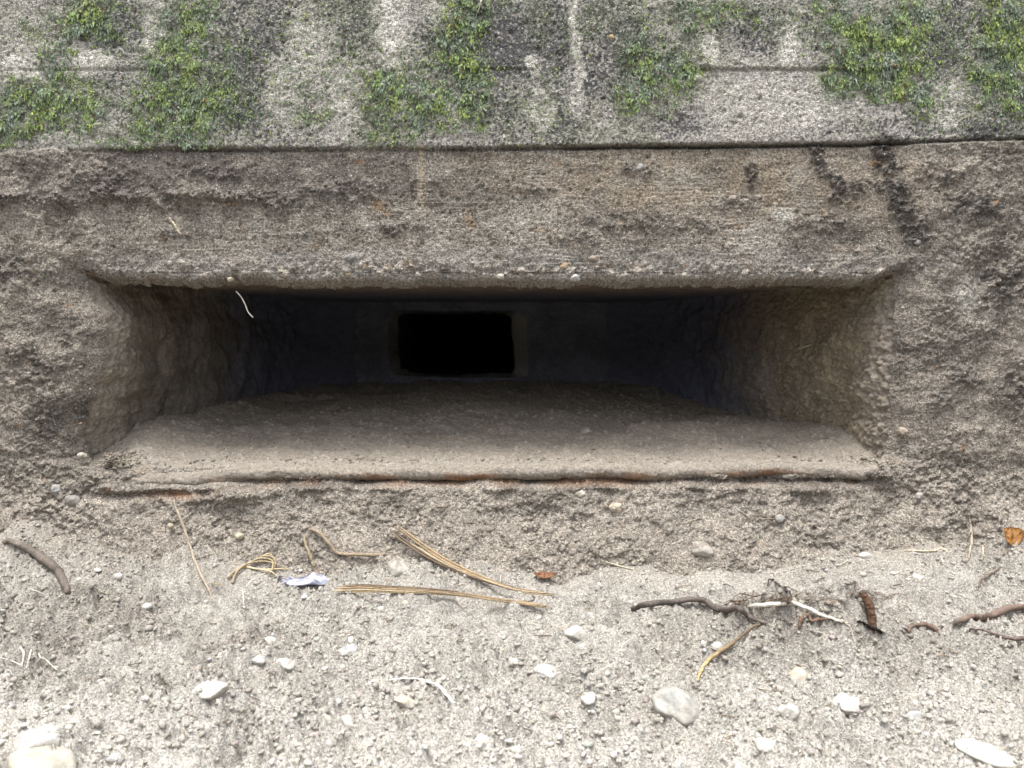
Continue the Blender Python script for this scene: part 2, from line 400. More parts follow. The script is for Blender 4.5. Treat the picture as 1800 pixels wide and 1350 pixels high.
    c = mix(c, np.array([0.095, 0.080, 0.066]) * (1 + 0.3 * n3)[..., None], 0.75 * sp2 * (1 - 0.6 * side))
    wet = (1 - up) * (1 - below) * sstep(0.15, 0.75, fbm(x * 13, z * 16, 4, 161)) * sstep(500, 400, py) 
    c = mix(c, (0.075, 0.062, 0.052), 0.55 * np.clip(wet, 0, 1))
    bz = blobs(px + 12 * n1 * 3, py, [(1270, 318, 330, 60, 1), (1560, 330, 120, 60, .6), (900, 300, 120, 40, .5)], 0.6) * (1 - up)
    c = mix(c, np.array([0.315, 0.258, 0.190]) * (1 + 0.2 * n2 + 0.25 * n3)[..., None], np.clip(bz * (0.55 + 0.5 * n1), 0, 0.75) * (1 - black))
    dz = blobs(px + 12 * n1 * 3, py, [(330, 305, 330, 38, 1), (40, 330, 120, 40, .8), (1720, 420, 150, 80, .6), (1650, 560, 60, 120, .4)], 0.6) * (1 - up)
    c = mix(c, np.array([0.15, 0.132, 0.115]) * (1 + 0.25 * n2 + 0.3 * n3)[..., None], np.clip(dz * (0.6 + 0.9 * n1 + 0.4 * n2), 0, 0.85))
    # grey cement along the lintel's edge
    cem = blobs(px, py, [(900,470,720,32,1)], 0.3) * np.clip(0.65 + 0.8 * n1, 0, 1) * (1 - up)
    c = mix(c, np.array([0.36, 0.335, 0.30]) * 1.0 + 0 * c, np.clip(cem, 0, 1) * 0.85)
    c = c * (1 + cem * (0.30 * n3 + 0.15 * n2))[..., None]
    peb = leb * sstep(0.5, 0.4, wp) * (cpb > 0.62)
    pc = np.stack([0.26 + 0.24 * np.mod(cpb * 7.3, 1), 0.235 + 0.205 * np.mod(cpb * 7.3, 1), 0.195 + 0.16 * np.mod(cpb * 7.3, 1)], -1) * (1 + 0.2 * n3)[..., None]
    c = c * (1 - peb[..., None] * 0.6) + pc * peb[..., None] * 0.6
    # scrapes
    c = mix(c, np.array([0.135, 0.120, 0.105]) * (1 + 0.35 * n3 + 0.2 * n2)[..., None], np.clip(dabs * 0.9, 0, 0.85))
    scr = blobs(px + 6 * n2 * 3, py + 6 * n3 * 3, [(1380,378,18,12,.9),(1690,530,18,26,.9),(1728,565,14,14,.5),(915,390,12,14,.6),(1190,312,8,8,.6),(780,430,20,8,.5),(1345,435,30,10,.4)], 0.6)
    c = mix(c, (0.50, 0.48, 0.42), np.clip(scr * (0.8 + 0.6 * n3), 0, 1))
    drip = np.exp(-((px - 740 - 2 * pn(py / 20, py * 0, 17)) / 4.5) ** 2) * sstep(250, 262, py) * sstep(385, 340, py) \
         + 0.6 * np.exp(-((px - 1145) / 4.0) ** 2) * sstep(300, 312, py) * sstep(350, 335, py)
    c = mix(c, (0.45, 0.37, 0.26), np.clip(drip * (0.75 + 0.6 * n3), 0, 0.9))
    oc = sstep(0.72, 0.95, fbm(x * 26, z * 30, 3, 171)) * (1 - up)
    c = mix(c, (0.36, 0.19, 0.08), np.clip(oc, 0, 0.6))
    c = mix(c, np.array([0.082, 0.073, 0.066]) * (1 + 0.5 * n3)[..., None], np.clip(black * (0.85 + 0.6 * n2), 0, 0.8))
    c = mix(c, (0.05, 0.045, 0.04), 0.75 * np.clip(np.exp(-((py - lr - 3) / 4.0) ** 2) * gj, 0, 1))  # dark board joint, with the ledge's shadow line put into the colour
    # rust in the groove
    rust = groove * np.clip(0.02 + 0.9 * fbm(x * 14, z * 14, 3, 181) + blobs(px, py, [(290,872,50,14,.9),(1000,842,120,14,.7),(740,850,80,14,.6)]), 0, 1)
    c = mix(c, (0.33, 0.15, 0.055), np.clip(rust, 0, 0.9))
    c = mix(c, (0.07, 0.05, 0.04), np.clip(groove * (1 - rust) * 0.6, 0, 1))
    # dried paler soil low on the wall
    dry = sstep(835, 930, py)
    c = mix(c, np.array([0.335, 0.298, 0.250]) * (1 + 0.2 * n2 + 0.25 * n3)[..., None], np.clip(dry * (0.75 + 0.35 * n1), 0, 0.95))
    # algae under and round the moss
    mm = np.clip(moss_mask(px + 10, py + 6) * up * 1.2, 0, 1)
    c = mix(c, np.array([0.060, 0.082, 0.030]) * (1 + 0.5 * n3)[..., None], mm * 0.52)
    alg = up * np.clip(fbm(x * 11, z * 9, 3, 191) * 0.9, 0, 0.5)
    c = mix(c, (0.15, 0.17, 0.09), 0.7 * alg * (1 - pale))
    return h, c, moss

WALL_CACHE = {}
def wall_sheet():
    xs = axis_points(-1.0, 1.0, 0.0016, -3.2, 3.2, 1.2)
    zs = axis_points(0.0, 0.99, 0.0016, -0.7, 1.45, 1.2)
    X, Z = np.meshgrid(xs, zs)
    h, c, moss = wall_fields(X, Z)
    sd, rad, side = open_sd(X, Z)
    # roll the edge inwards
    t = np.clip(1 - (sd + 0.004) / rad, 0, 1)
    roll = rad * (1 - np.sqrt(np.clip(1 - t * t, 0, 1)))
    deep = np.clip(-(sd + 0.004), 0, 0.02) * 2.5
    Y = -h * (1 - 0.6 * t) + roll + deep
    # sideways jitter so no rows or columns show
    jx = 0.0006 * pn(X * 400, Z * 400, 201); jz = 0.0006 * pn(X * 400, Z * 400, 202)
    keep = np.where(side > 0.5, sd > 0.26 * rad, sd > -0.0125)
    keep &= ~((Z < Z_SILL + 0.03) & (Z > Z_SILL - 0.0035) & (X > X_L - 0.01) & (X < X_R - 0.015))
    WALL_CACHE.update(xs=xs, zs=zs, h=h, sd=sd)
    kf = keep[:-1, :-1] & keep[1:, :-1] & keep[:-1, 1:] & keep[1:, 1:]
    Fc = grid_faces(*X.shape, keep=kf)
    V = np.stack([X + jx, Y, Z + jz], -1).reshape(-1, 3)
    V, Fc, c2 = compact(V, Fc, c.reshape(-1, 3))
    return V, Fc, c2

bunker = bpy.data.objects.new('concrete_bunker', None); COL.objects.link(bunker)
bunker.location = (0, 0, 0)
tag(bunker, 'mud caked concrete bunker wall with a wide low embrasure dug free of the soil', 'bunker')
V, Fc, c = wall_sheet()
mesh_obj('front_wall', V, Fc, M_WALL, bunker, c)

# ------------------------------------------------------------------ the recess: cheeks, ceiling, back wall, slot
Z_CEIL_B = float(at_y(900, 531, DEPTH)[2])
X_LB = float(at_y(530, 620, DEPTH)[0]); X_RB = float(at_y(1165, 620, DEPTH)[0])
Z_FL = Z_SILL - 0.14          # concrete floor, under the soil

def inner_colour(a, b, base, depth, seed):
    n1 = fbm(a * 14, b * 14, 3, seed); n2 = fbm(a * 60, b * 60, 3, seed + 5, .6); n3 = fbm(a * 190, b * 190, 2, seed + 9)
    c = np.ones(a.shape + (3,), np.float32) * np.array(base, np.float32)
    return c * (1 + 0.25 * n1 + 0.18 * n2 + 0.2 * n3)[..., None], n1, n2, n3

ys = np.concatenate([np.linspace(0.0, 0.35, 200), np.linspace(0.353, DEPTH + 0.01, 150)])
# ceiling
xs = np.linspace(-0.80, 0.75, 520)
X, Y = np.meshgrid(xs, ys)
Zc = Z_TOP + 0.005 + (Z_CEIL_B - Z_TOP - 0.005) * (Y / DEPTH) + 0.0025 * fbm(X * 10, Y * 30, 3, 301) + 0.0015 * fbm(X * 50, Y * 90, 3, 304) + 0.006 * sstep(0.03, 0, Y)
c, *_ = inner_colour(X, Y * 3, (0.26, 0.20, 0.155), Y, 311)
c = mix(c, (0.17, 0.175, 0.215), sstep(0.20, 0.75, Y))  # ceiling shade put into the colour, bluer towards the back
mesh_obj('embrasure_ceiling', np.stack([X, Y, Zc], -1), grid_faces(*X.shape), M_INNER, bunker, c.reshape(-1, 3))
# cheeks
zs = np.linspace(Z_FL - 0.02, Z_TOP + 0.03, 260)
for s in (-1, 1):
    Yg, Zg = np.meshgrid(ys, zs)
    xo, xb = (X_L, X_LB) if s < 0 else (X_R, X_RB)
    eo = edge_left(Zg) if s < 0 else edge_right(Zg); rd = rad_left(Zg) if s < 0 else rad_right(Zg)
    q = np.clip(1 - Yg / rd, 0, 1); curve = rd * (1 - np.sqrt(np.clip(1 - q * q, 0, 1)))
    fade = sstep(0.45, 0.0, Yg)
    tb = np.clip((Yg - DEPTH + 0.30) / 0.30, 0, 1); back = 0.17 * (1 - np.sqrt(np.clip(1 - tb * tb, 0, 1)))
    Ag = Yg - curve
    lump = 0.012 * fbm(Ag * 12 + 40 * s, Zg * 12, 3, 321, .55)
    w2, c2 = worley(Ag * 90 + 0.4 * fbm(Ag * 150, Zg * 150, 2, 327), Zg * 90 + 0.4 * fbm(Ag * 150, Zg * 150, 2, 328), 33 + s); w3, c3 = worley(Ag * 190, Zg * 190, 36 + s)
    rough = (0.0055 * (0.5 - w2) * (0.3 + c2) + 0.0025 * (0.5 - w3) + 0.0030 * fbm(Ag * 70, Zg * 70, 3, 325, .6)) * ((1.4 if s > 0 else 0.45) + 0.6 * sstep(0.14, 0.03, Yg))
    rough = rough * sstep(0.8, 0.1, Yg)
    straight = xo + (xb - xo) * (Yg / DEPTH)
    Xg = eo * fade + straight * (1 - fade) + s * curve - s * (lump * sstep(0.0, 0.06, Yg) + rough) + s * 0.0012 - s * back
    c, n1, n2, n3 = inner_colour(Yg - curve, Zg, (0.28, 0.230, 0.165) if s > 0 else (0.165, 0.142, 0.113), Yg, 331 + 20 * s)  # left cheek's darker base has its shade put into the colour
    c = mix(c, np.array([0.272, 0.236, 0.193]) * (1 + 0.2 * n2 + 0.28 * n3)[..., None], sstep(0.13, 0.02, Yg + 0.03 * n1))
    pb = (c2 > 0.86) * sstep(0.45, 0.25, w2) * sstep(0.6, 0.1, Yg)
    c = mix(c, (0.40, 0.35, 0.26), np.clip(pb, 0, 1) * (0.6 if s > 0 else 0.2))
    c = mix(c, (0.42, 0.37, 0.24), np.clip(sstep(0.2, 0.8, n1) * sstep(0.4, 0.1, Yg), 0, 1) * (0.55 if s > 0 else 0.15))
    c = mix(c, np.array([0.135, 0.14, 0.185]) * (1 + 0.2 * n2)[..., None], sstep(0.25, 0.70, Yg + 0.1 * n1))  # bluish shade of the deep recess painted into the cheek colour
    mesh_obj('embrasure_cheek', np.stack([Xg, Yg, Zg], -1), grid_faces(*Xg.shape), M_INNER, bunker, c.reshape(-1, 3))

# back wall with the firing slot
HOLE = [(684,548),(700,545),(800,547),(912,546),(926,556),(926,600),(929,640),(928,660),(915,664),(800,664),(705,661),(686,656),(682,600)]
HOLE_IN = [(701,556),(706,551),(800,551),(886,550),(898,556),(899,575),(903,612),(906,645),(901,656),(850,657),(800,659),(740,657),(704,648),(699,600)]
def densify(poly, n):
    P = np.array(poly, float); P = np.vstack([P, P[:1]])
    s = np.concatenate([[0], np.cumsum(np.hypot(*np.diff(P, axis=0).T))])
    t = np.linspace(0, s[-1], n, endpoint=False)
    return np.stack([np.interp(t, s, P[:, 0]), np.interp(t, s, P[:, 1])], -1)
def start_at(poly):                      # begin both loops at their upper left corner
    return poly
H0 = densify(HOLE, 240); H1 = densify(HOLE_IN, 240)
def ring_align(A, B):
    ca = A.mean(0); cb = B.mean(0)
    ta = np.arctan2(A[:, 1] - ca[1], A[:, 0] - ca[0]); tb = np.arctan2(B[:, 1] - cb[1], B[:, 0] - cb[0])
    o = np.argsort(tb); tb_s = np.concatenate([tb[o] - 2 * np.pi, tb[o], tb[o] + 2 * np.pi]); Bs = np.vstack([B[o]] * 3)
    return np.stack([np.interp(ta, tb_s, Bs[:, 0]), np.interp(ta, tb_s, Bs[:, 1])], -1)
H1 = ring_align(H0, H1)
jt = np.arange(240) / 240 * 6.283
for Hh, sd_ in ((H0, 0), (H1, 40)): Hh += 2.2 * np.stack([fbm(6 * np.cos(jt) + sd_, 6 * np.sin(jt), 4, 345), fbm(6 * np.cos(jt) + sd_, 6 * np.sin(jt), 4, 348)], -1)
P0 = at_y(H0[:, 0], H0[:, 1], DEPTH)
yd = 0.05
P1 = at_y(H1[:, 0], H1[:, 1], DEPTH + yd)
# back wall: rings growing from the slot's outline to a rectangle
xa, xb, za, zb = -1.0, 0.9, Z_FL - 0.05, Z_CEIL_B + 0.06
cen = P0.mean(0)
rings = []
d = P0 - cen
tx = np.where(d[:, 0] > 0, (xb - cen[0]) / np.maximum(d[:, 0], 1e-6), (xa - cen[0]) / np.minimum(d[:, 0], -1e-6))
tz = np.where(d[:, 2] > 0, (zb - cen[2]) / np.maximum(d[:, 2], 1e-6), (za - cen[2]) / np.minimum(d[:, 2], -1e-6))
tt = np.minimum(tx, tz)
for k in np.linspace(0, 1, 60):
    P = P0 + d * (tt - 1)[:, None] * (k ** 1.5)
    P[:, 1] = DEPTH + 0.004 * sstep(0, .05, k) * fbm(P[:, 0] * 25, P[:, 2] * 25, 3, 341) - 0.0005
    rings.append(P)
def ring_faces(nr, n, flip=False):
    f = []
    i = np.arange(n); j = (i + 1) % n
    for r in range(nr - 1):
        q = np.stack([r * n + i, r * n + j, (r + 1) * n + j, (r + 1) * n + i], -1)
        f.append(q[:, ::-1] if flip else q)
    return np.concatenate(f)
V = np.concatenate(rings)
c, *_ = inner_colour(V[:, 0], V[:, 2], (0.17, 0.175, 0.215), 0, 351)  # back wall colour carries the recess's blue shadow tint
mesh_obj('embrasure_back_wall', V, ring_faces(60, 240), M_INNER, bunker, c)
# chamfered lip of the slot and its throat
lip = [P0 + (P1 - P0) * k + np.array([0, 0.002, 0]) * math.sin(k * 3.14) for k in np.linspace(0, 1, 8)]
throat = [P1 + np.array([0, y_, 0]) for y_ in np.linspace(0.002, 0.30, 16)]
for q in throat: q[:, 0] += 0.0015 * fbm(q[:, 1] * 30, q[:, 2] * 30 + q[:, 0] * 9, 3, 361)
V = np.concatenate(lip); c, *_ = inner_colour(V[:, 0] * 2, V[:, 2] * 2, (0.20, 0.195, 0.18), 0, 371)
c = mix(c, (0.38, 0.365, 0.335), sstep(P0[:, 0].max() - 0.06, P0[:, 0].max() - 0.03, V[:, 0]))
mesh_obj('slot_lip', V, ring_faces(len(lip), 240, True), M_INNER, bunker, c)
V = np.concatenate(throat); c, *_ = inner_colour(V[:, 0] * 2, V[:, 2] * 2, (0.05, 0.055, 0.075), 0, 381)  # near black blue: the throat's shade put into its colour
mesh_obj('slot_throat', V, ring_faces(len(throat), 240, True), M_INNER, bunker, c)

M_DARK = earth('chamber_shadow_tint', 60, 300, 0.2, 0.2, 0.004)  # chamber walls carry a blue shadow tint in their colour
def box(x0, x1, y0, y1, z0, z1, open_face=None):
    v = [(x0,y0,z0),(x1,y0,z0),(x1,y1,z0),(x0,y1,z0),(x0,y0,z1),(x1,y0,z1),(x1,y1,z1),(x0,y1,z1)]
    f = {'b':(0,3,2,1),'t':(4,5,6,7),'f':(0,1,5,4),'r':(1,2,6,5),'k':(2,3,7,6),'l':(3,0,4,7)}
    return np.array(v), [f[k] for k in f if k != open_face]
Vb, Fb = box(-1.1, 0.9, DEPTH + 0.348, 3.2, 0.0, 1.25)
# the chamber's front wall carries the throat's opening
zt0, zt1 = P1[:, 2].min() - 0.0, P1[:, 2].max() + 0.0
n = 240
e = throat[-1]
dd = e - e.mean(0)
def grow(P, x0, x1, z0, z1):
    c0 = P.mean(0); d = P - c0
    tx = np.where(d[:, 0] > 0, (x1 - c0[0]) / np.maximum(d[:, 0], 1e-6), (x0 - c0[0]) / np.minimum(d[:, 0], -1e-6))
    tz = np.where(d[:, 2] > 0, (z1 - c0[2]) / np.maximum(d[:, 2], 1e-6), (z0 - c0[2]) / np.minimum(d[:, 2], -1e-6))
    return c0 + d * np.minimum(tx, tz)[:, None]
e2 = grow(e, -1.1, 0.9, 0.0, 1.25); e2[:, 1] = e[:, 1]
Vc, Fcb = box(-1.1, 0.9, e[0, 1], 3.2, 0.0, 1.25, 'f')
Vall = np.concatenate([e, e2, Vc])
Fall = [tuple(q) for q in ring_faces(2, 240)] + [tuple(i + 480 for i in f) for f in Fcb]
mesh_obj('inner_chamber', Vall, Fall, M_DARK, bunker, np.tile([0.20, 0.26, 0.45], (len(Vall), 1)), smooth=False)
# the rest of the block: roof slab and sides
def slab(name, x0, x1, y0, y1, z0, z1, base=(0.30, 0.28, 0.25)):
    v, f = box(x0, x1, y0, y1, z0, z1)
    mesh_obj(name, v, f, M_WALL, bunker, np.tile(base, (8, 1)), smooth=False)
slab('roof_slab', -3.2, 3.2, 0.004, 3.9, 1.42, 1.62)
slab('side_wall', -3.2, -2.7, 0.03, 3.9, -0.7, 1.417)
slab('side_wall', 2.7, 3.2, 0.03, 3.9, -0.7, 1.417)
slab('rear_wall', -2.697, 2.697, 3.5, 3.9, -0.7, 1.417)
slab('recess_cover', -1.05, 1.0, 0.06, DEPTH + 0.3, 0.62, 0.66, (0.2, 0.18, 0.15))

def rail_z(x): return wz(829) + 0.0025 * np.sin(x * 3.0) + 0.0060 * fbm(x * 6, x * 0 + 2, 3, 451) + 0.0015 * fbm(x * 40, x * 0 + 2, 3, 455) - 0.010 * sstep(wx(520), wx(280), x)
# steel edging of the sill: a rounded bar crusted with soil
xs = np.linspace(wx(112), wx(1592), 1100); th = np.linspace(0, 2 * np.pi, 44, endpoint=False)
TH, XX = np.meshgrid(th, xs)
rr = 0.0125 + 0.0022 * fbm(XX * 14, np.cos(TH) * 0.8, 3, 401) + 0.0020 * fbm(XX * 60, np.cos(TH) * 1.2 + np.sin(TH) * 0.8, 4, 405, .65)
rr = rr + 0.0012 * np.clip(fbm(XX * 9, np.cos(TH), 2, 407), 0, 1) * 2
rr = rr * (0.25 + 0.75 * sstep(xs[0], xs[0] + 0.03, XX)) * (0.25 + 0.75 * sstep(xs[-1], xs[-1] - 0.05, XX))
zc = rail_z(xs)
yc = -0.002 + 0.004 * fbm(xs * 8, xs * 0, 3, 409) + 0.04 * sstep(xs[0] + 0.05, xs[0], xs) + 0.04 * sstep(xs[-1] - 0.05, xs[-1], xs)
V = np.stack([XX, yc[:, None] + rr * np.cos(TH) * 1.2, zc[:, None] + rr * np.sin(TH)], -1)
n3 = fbm(XX * 190, TH * 6, 2, 411); n1 = fbm(XX * 20, TH * 1.5, 3, 415)
c = np.ones(V.shape) * np.array([0.265, 0.235, 0.195]) * (1 + 0.15 * n1 + 0.2 * n3)[..., None]
under = sstep(0.35, -0.35, np.sin(TH)) * np.clip(0.10 + 1.4 * fbm(XX * 6, TH * 0.0, 3, 417) + 0.5 * n1 + 0.4 * n3, 0, 0.8)
c = mix(c, (0.26, 0.12, 0.05), np.clip(under, 0, 0.9))
i = np.arange(len(xs) - 1)[:, None] * 44 + np.arange(44)[None]; j = np.arange(len(xs) - 1)[:, None] * 44 + (np.arange(44)[None] + 1) % 44
Fr = np.stack([i, j, j + 44, i + 44], -1).reshape(-1, 4)
mesh_obj('sill_edging', V, Fr, M_RUST, bunker, c.reshape(-1, 3))

# ------------------------------------------------------------------ soil lying in the recess
def bed_height(x, y):
    z = Z_SILL + 0.0025 + 0.003 * sstep(0.02, 0.08, y) + 0.085 * np.clip(y / DEPTH, 0, 1) * sstep(0.02, 0.12, y)
    z = z + 0.012 * np.exp(-((x + 0.10) / 0.30) ** 2 - ((y - 0.42) / 0.16) ** 2)
    z = z + 0.010 * fbm(x * 7, y * 7, 3, 421) * sstep(0.05, 0.25, y)
    z = z - 0.022 * np.exp(-((x - 0.50) / 0.24) ** 2 - ((y - 0.62) / 0.26) ** 2)
    z = z + 0.020 * np.exp(-((x - 0.42) / 0.20) ** 2 - ((y - 0.22) / 0.07) ** 2)
    z = z - 0.010 * np.exp(-((x + 0.42) / 0.22) ** 2 - ((y - 0.75) / 0.2) ** 2)
    # banked up against the cheeks
    z = z + 0.040 * sstep(X_L + 0.20, X_L - 0.04, x) ** 2 * sstep(0.02, 0.16, y) * sstep(0.9, 0.3, y) + 0.028 * sstep(X_R - 0.18, X_R + 0.03, x) ** 2 * sstep(0.02, 0.12, y) * sstep(0.6, 0.2, y)
    z = z + 0.014 * np.exp(-((x - X_L - 0.015) / 0.03) ** 2) * sstep(0.10, 0.04, y) * sstep(0.0, 0.03, y)
    z = z + 0.0055 * fbm(x * 16, y * 16, 3, 423) * sstep(0.01, 0.10, y) + 0.0026 * fbm(x * 48, y * 48, 3, 425) + 0.0014 * fbm(x * 150, y * 150, 2, 429)
    return z
xs = np.linspace(-0.82, 0.76, 760)
ysb = np.concatenate([np.linspace(-0.0205, 0.02, 44), np.linspace(0.0217, 0.45, 250), np.linspace(0.453, DEPTH + 0.01, 140)])
X, Y = np.meshgrid(xs, ysb)
q = np.clip((Y + 0.004) / 0.0170, -1, 0)
corner_bank = 0.012 * np.exp(-((X - X_L - 0.012) / 0.028) ** 2) + 0.008 * np.exp(-((X - X_R + 0.02) / 0.03) ** 2)
Zr = rail_z(X) + 0.0004 + 0.0125 * np.sqrt(1 - q * q) + 0.0016 * fbm(X * 30, Y * 60, 3, 441) + 0.0012 * fbm(X * 110, Y * 110, 2, 445) - 0.022 * sstep(-0.004, -0.013, Y)
br_ = sstep(0.045, -0.004, Y)
Zb = bed_height(X, Y) * (1 - br_) + (Zr + corner_bank * sstep(-0.004, 0.02, Y)) * br_
n1 = fbm(X * 9, Y * 9, 3, 431); n2 = fbm(X * 60, Y * 60, 3, 435, .6); n3 = fbm(X * 220, Y * 220, 2, 439)
c = np.ones(X.shape + (3,)) * np.array([0.285, 0.248, 0.200]) * (1 + 0.20 * n1 + 0.12 * n2 + 0.16 * n3)[..., None]
c = mix(c, np.array([0.255, 0.230, 0.195]) * (1 + 0.2 * n2 + 0.2 * n3)[..., None], sstep(0.14, 0.0, Y) * 0.7)
c = mix(c, (0.22, 0.180, 0.135), 0.5 * np.clip(sstep(0.1, 0.6, n1), 0, 1) * sstep(0.1, 0.3, Y))
lipw = 0.004 * fbm(xs * 8, xs * 0, 3, 409) + 0.0025 * fbm(xs * 30, xs * 0, 3, 457)
wg, cg = worley(X * 70, Y * 70, 61)
g_ = (cg > 0.84) * sstep(0.42, 0.15, wg)
Zb = Zb + 0.0030 * g_
c = mix(c, (0.38, 0.34, 0.285), 0.45 * g_)
c = mix(c, (0.17, 0.145, 0.12), 0.50 * sstep(0.30, 0.60, n2 + 0.6 * n3))
c = mix(c, (0.33, 0.305, 0.27), 0.55 * sstep(0.0, 0.5, fbm(X * 12, Y * 30, 3, 443)) * sstep(0.10, 0.0, Y))
Yb = Y + lipw[None] * sstep(0.03, -0.004, Y)
BX, BZ = xs, Zb
kb = (Y[:-1, :-1] > -0.0065) & ((Y[:-1, :-1] > 0.035) | ((X[:-1, :-1] > X_L - 0.11) & (X[:-1, :-1] < X_R + 0.09)))
Vq, Fq, cq = compact(np.stack([X, Yb, Zb], -1).reshape(-1, 3), grid_faces(*X.shape, keep=kb), c.reshape(-1, 3))
soil_bed = mesh_obj('loose_soil', Vq, Fq, M_BED, None, cq)
tag(soil_bed, 'smooth brown dusty soil covering the floor of the embrasure', 'soil', kind='stuff')

# ------------------------------------------------------------------ ground
def ground_height(x, y, fine=True):
    d = -y
    px_l = sstep(-0.35, -0.8, x); px_r = sstep(0.45, 0.85, x)
    z = 0.004 + (0.062 + 0.050 * px_l + 0.040 * px_r) * (1 + 0.45 * fbm(x * 9, y * 3, 2, 499)) * np.exp(-np.clip(d, 0.0, 9) / (0.085 + 0.03 * px_l + 0.02 * px_r))
    z = z + 0.030 * fbm(x * 4, y * 4, 2, 501) * sstep(0.0, 0.15, d) * sstep(1.6, 0.8, d)
    z = z + 0.010 * fbm(x * 32, y * 32, 3, 507) * sstep(0.03, 0.2, d) + 0.030 * fbm(x * 13, y * 13, 3, 505) * sstep(0.03, 0.2, d)
    z = z + 0.080 * np.exp(-((x - 0.38) / 0.15) ** 2 - ((y + 0.38) / 0.055) ** 2)
    z = z + 0.042 * np.exp(-((x + 0.30) / 0.13) ** 2 - ((y + 0.54) / 0.05) ** 2)
    z = z + 0.018 * np.exp(-((x + 0.40) / 0.10) ** 2 - ((y + 0.36) / 0.05) ** 2)
    if fine:
        rgh = coarse(x, y)
        w2, c2 = worley(x * 85 + 0.4 * fbm(x * 150, y * 150, 2, 515), y * 85 + 0.4 * fbm(x * 150, y * 150, 2, 517), 51)
        w3, c3 = worley(x * 190, y * 190, 52)
        w1, c1 = worley(x * 38 + 0.5 * fbm(x * 60, y * 60, 2, 518), y * 38 + 0.5 * fbm(x * 60, y * 60, 2, 519), 53)
        z = z + rgh * ((0.016 + 0.014 * clumpy(x, y)) * (0.55 - w1) * sstep(0.2, 0.9, c1) + 0.0105 * (0.5 - w2) * (0.2 + c2) + 0.0055 * (0.5 - w3) * (0.4 + c3)) + (0.25 + 0.75 * rgh) * 0.0036 * fbm(x * 60, y * 60, 4, 509, .6)
    # unseen bank added behind the viewer to block low sky; level land beyond
    z = z + 1.0 * sstep(1.8, 3.7, d)
    z = z - 0.06 * sstep(0.006, 0.03, y) * sstep(3.1, 2.8, np.abs(x)) - 0.8 * sstep(0.03, 0.20, y) * sstep(3.85, 3.6, y) * sstep(3.1, 2.8, np.abs(x)) + 2.0 * sstep(3.9, 5.5, y) + 2.0 * sstep(3.4, 5.0, np.abs(x)) * sstep(1.75, 0.0, d) * sstep(5.5, 3.9, y)
    return z
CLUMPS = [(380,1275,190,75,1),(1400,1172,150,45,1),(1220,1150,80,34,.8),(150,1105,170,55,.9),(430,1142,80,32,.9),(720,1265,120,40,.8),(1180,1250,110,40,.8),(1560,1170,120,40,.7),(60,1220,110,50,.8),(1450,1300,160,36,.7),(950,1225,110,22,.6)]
SMOOTH = [(850,1100,230,60,1),(1200,1050,300,44,1),(340,1065,150,34,1),(900,1010,160,30,.8),(1500,1010,190,30,.8),(1700,1230,120,60,.6),(620,1120,160,36,.7)]
def ground_px(x, y):
    px, py = to_px(x, np.minimum(y, 0.0), np.zeros_like(x))
    ok = (y > -0.9) & (np.abs(x) < 1.3)
    return np.where(ok, px, -9e3), np.where(ok, py, -9e3)
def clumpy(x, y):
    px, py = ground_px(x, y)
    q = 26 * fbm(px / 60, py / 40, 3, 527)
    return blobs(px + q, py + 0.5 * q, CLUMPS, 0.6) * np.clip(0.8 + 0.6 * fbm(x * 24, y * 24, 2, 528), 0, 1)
def coarse(x, y):
    d = -y
    r = np.clip(0.50 + 1.0 * fbm(x * 6, y * 8, 3, 521), 0.18, 1)
    r = np.maximum(r, np.clip(0.9 + 0.5 * fbm(x * 8, y * 8, 2, 525), 0.3, 1.0) * sstep(0.38, 0.55, d))
    r = np.maximum(r, np.exp(-((x - 0.30) / 0.16) ** 2 - ((y + 0.42) / 0.08) ** 2))
    r = np.maximum(r, 0.8 * sstep(-0.45, -0.7, x) * sstep(0.1, 0.25, d))
    px, py = ground_px(x, y)
    r = np.maximum(r, clumpy(x, y))
    r = 1.45 * r * (1 - 0.50 * blobs(px, py, SMOOTH, 0.6))
    return np.maximum(r, 0.45 * sstep(0.10, 0.02, d))

xs = axis_points(-0.95, 0.95, 0.0016, -80, 80, 1.22)
ysg = axis_points(-0.74, 0.04, 0.0013, -90, 80, 1.22)
X, Y = np.meshgrid(xs, ysg)
Zg = ground_height(X, Y)
GX = xs
rg = coarse(X, Y)
n1 = fbm(X * 11, Y * 11, 4, 531); n2 = fbm(X * 55, Y * 55, 3, 535, .65); n3 = fbm(X * 230, Y * 230, 2, 539)
w5, c5 = worley(X * 85 + 0.4 * fbm(X * 150, Y * 150, 2, 515), Y * 85 + 0.4 * fbm(X * 150, Y * 150, 2, 517), 51)
c = np.ones(X.shape + (3,)) * np.array([0.380, 0.357, 0.316]) * (1 + 0.14 * n1 + 0.20 * n2 + 0.22 * n3)[..., None]
c = mix(c, (0.27, 0.242, 0.205), 0.45 * np.clip(sstep(0.15, 0.8, fbm(X * 8, Y * 12, 3, 543)), 0, 1))
c = mix(c, np.array([0.27, 0.242, 0.205]) * (1 + 0.25 * n2 + 0.3 * n3)[..., None], 0.75 * clumpy(X, Y))  # dark crumb clumps; the left band's shadow is painted in with them
c = mix(c, np.array([0.335, 0.298, 0.250]) * (1 + 0.2 * n2 + 0.25 * n3)[..., None], 0.85 * sstep(0.14, 0.02, -Y))
c = mix(c, (0.52, 0.495, 0.445), 0.8 * sstep(0.36, 0.60, -Y + 0.06 * n1))  # foreground brightness put into the soil colour, away from the wall
c = mix(c, (0.58, 0.55, 0.49), 0.4 * (c5 > 0.92) * sstep(0.5, 0.3, w5) * sstep(0.2, 0.4, -Y))
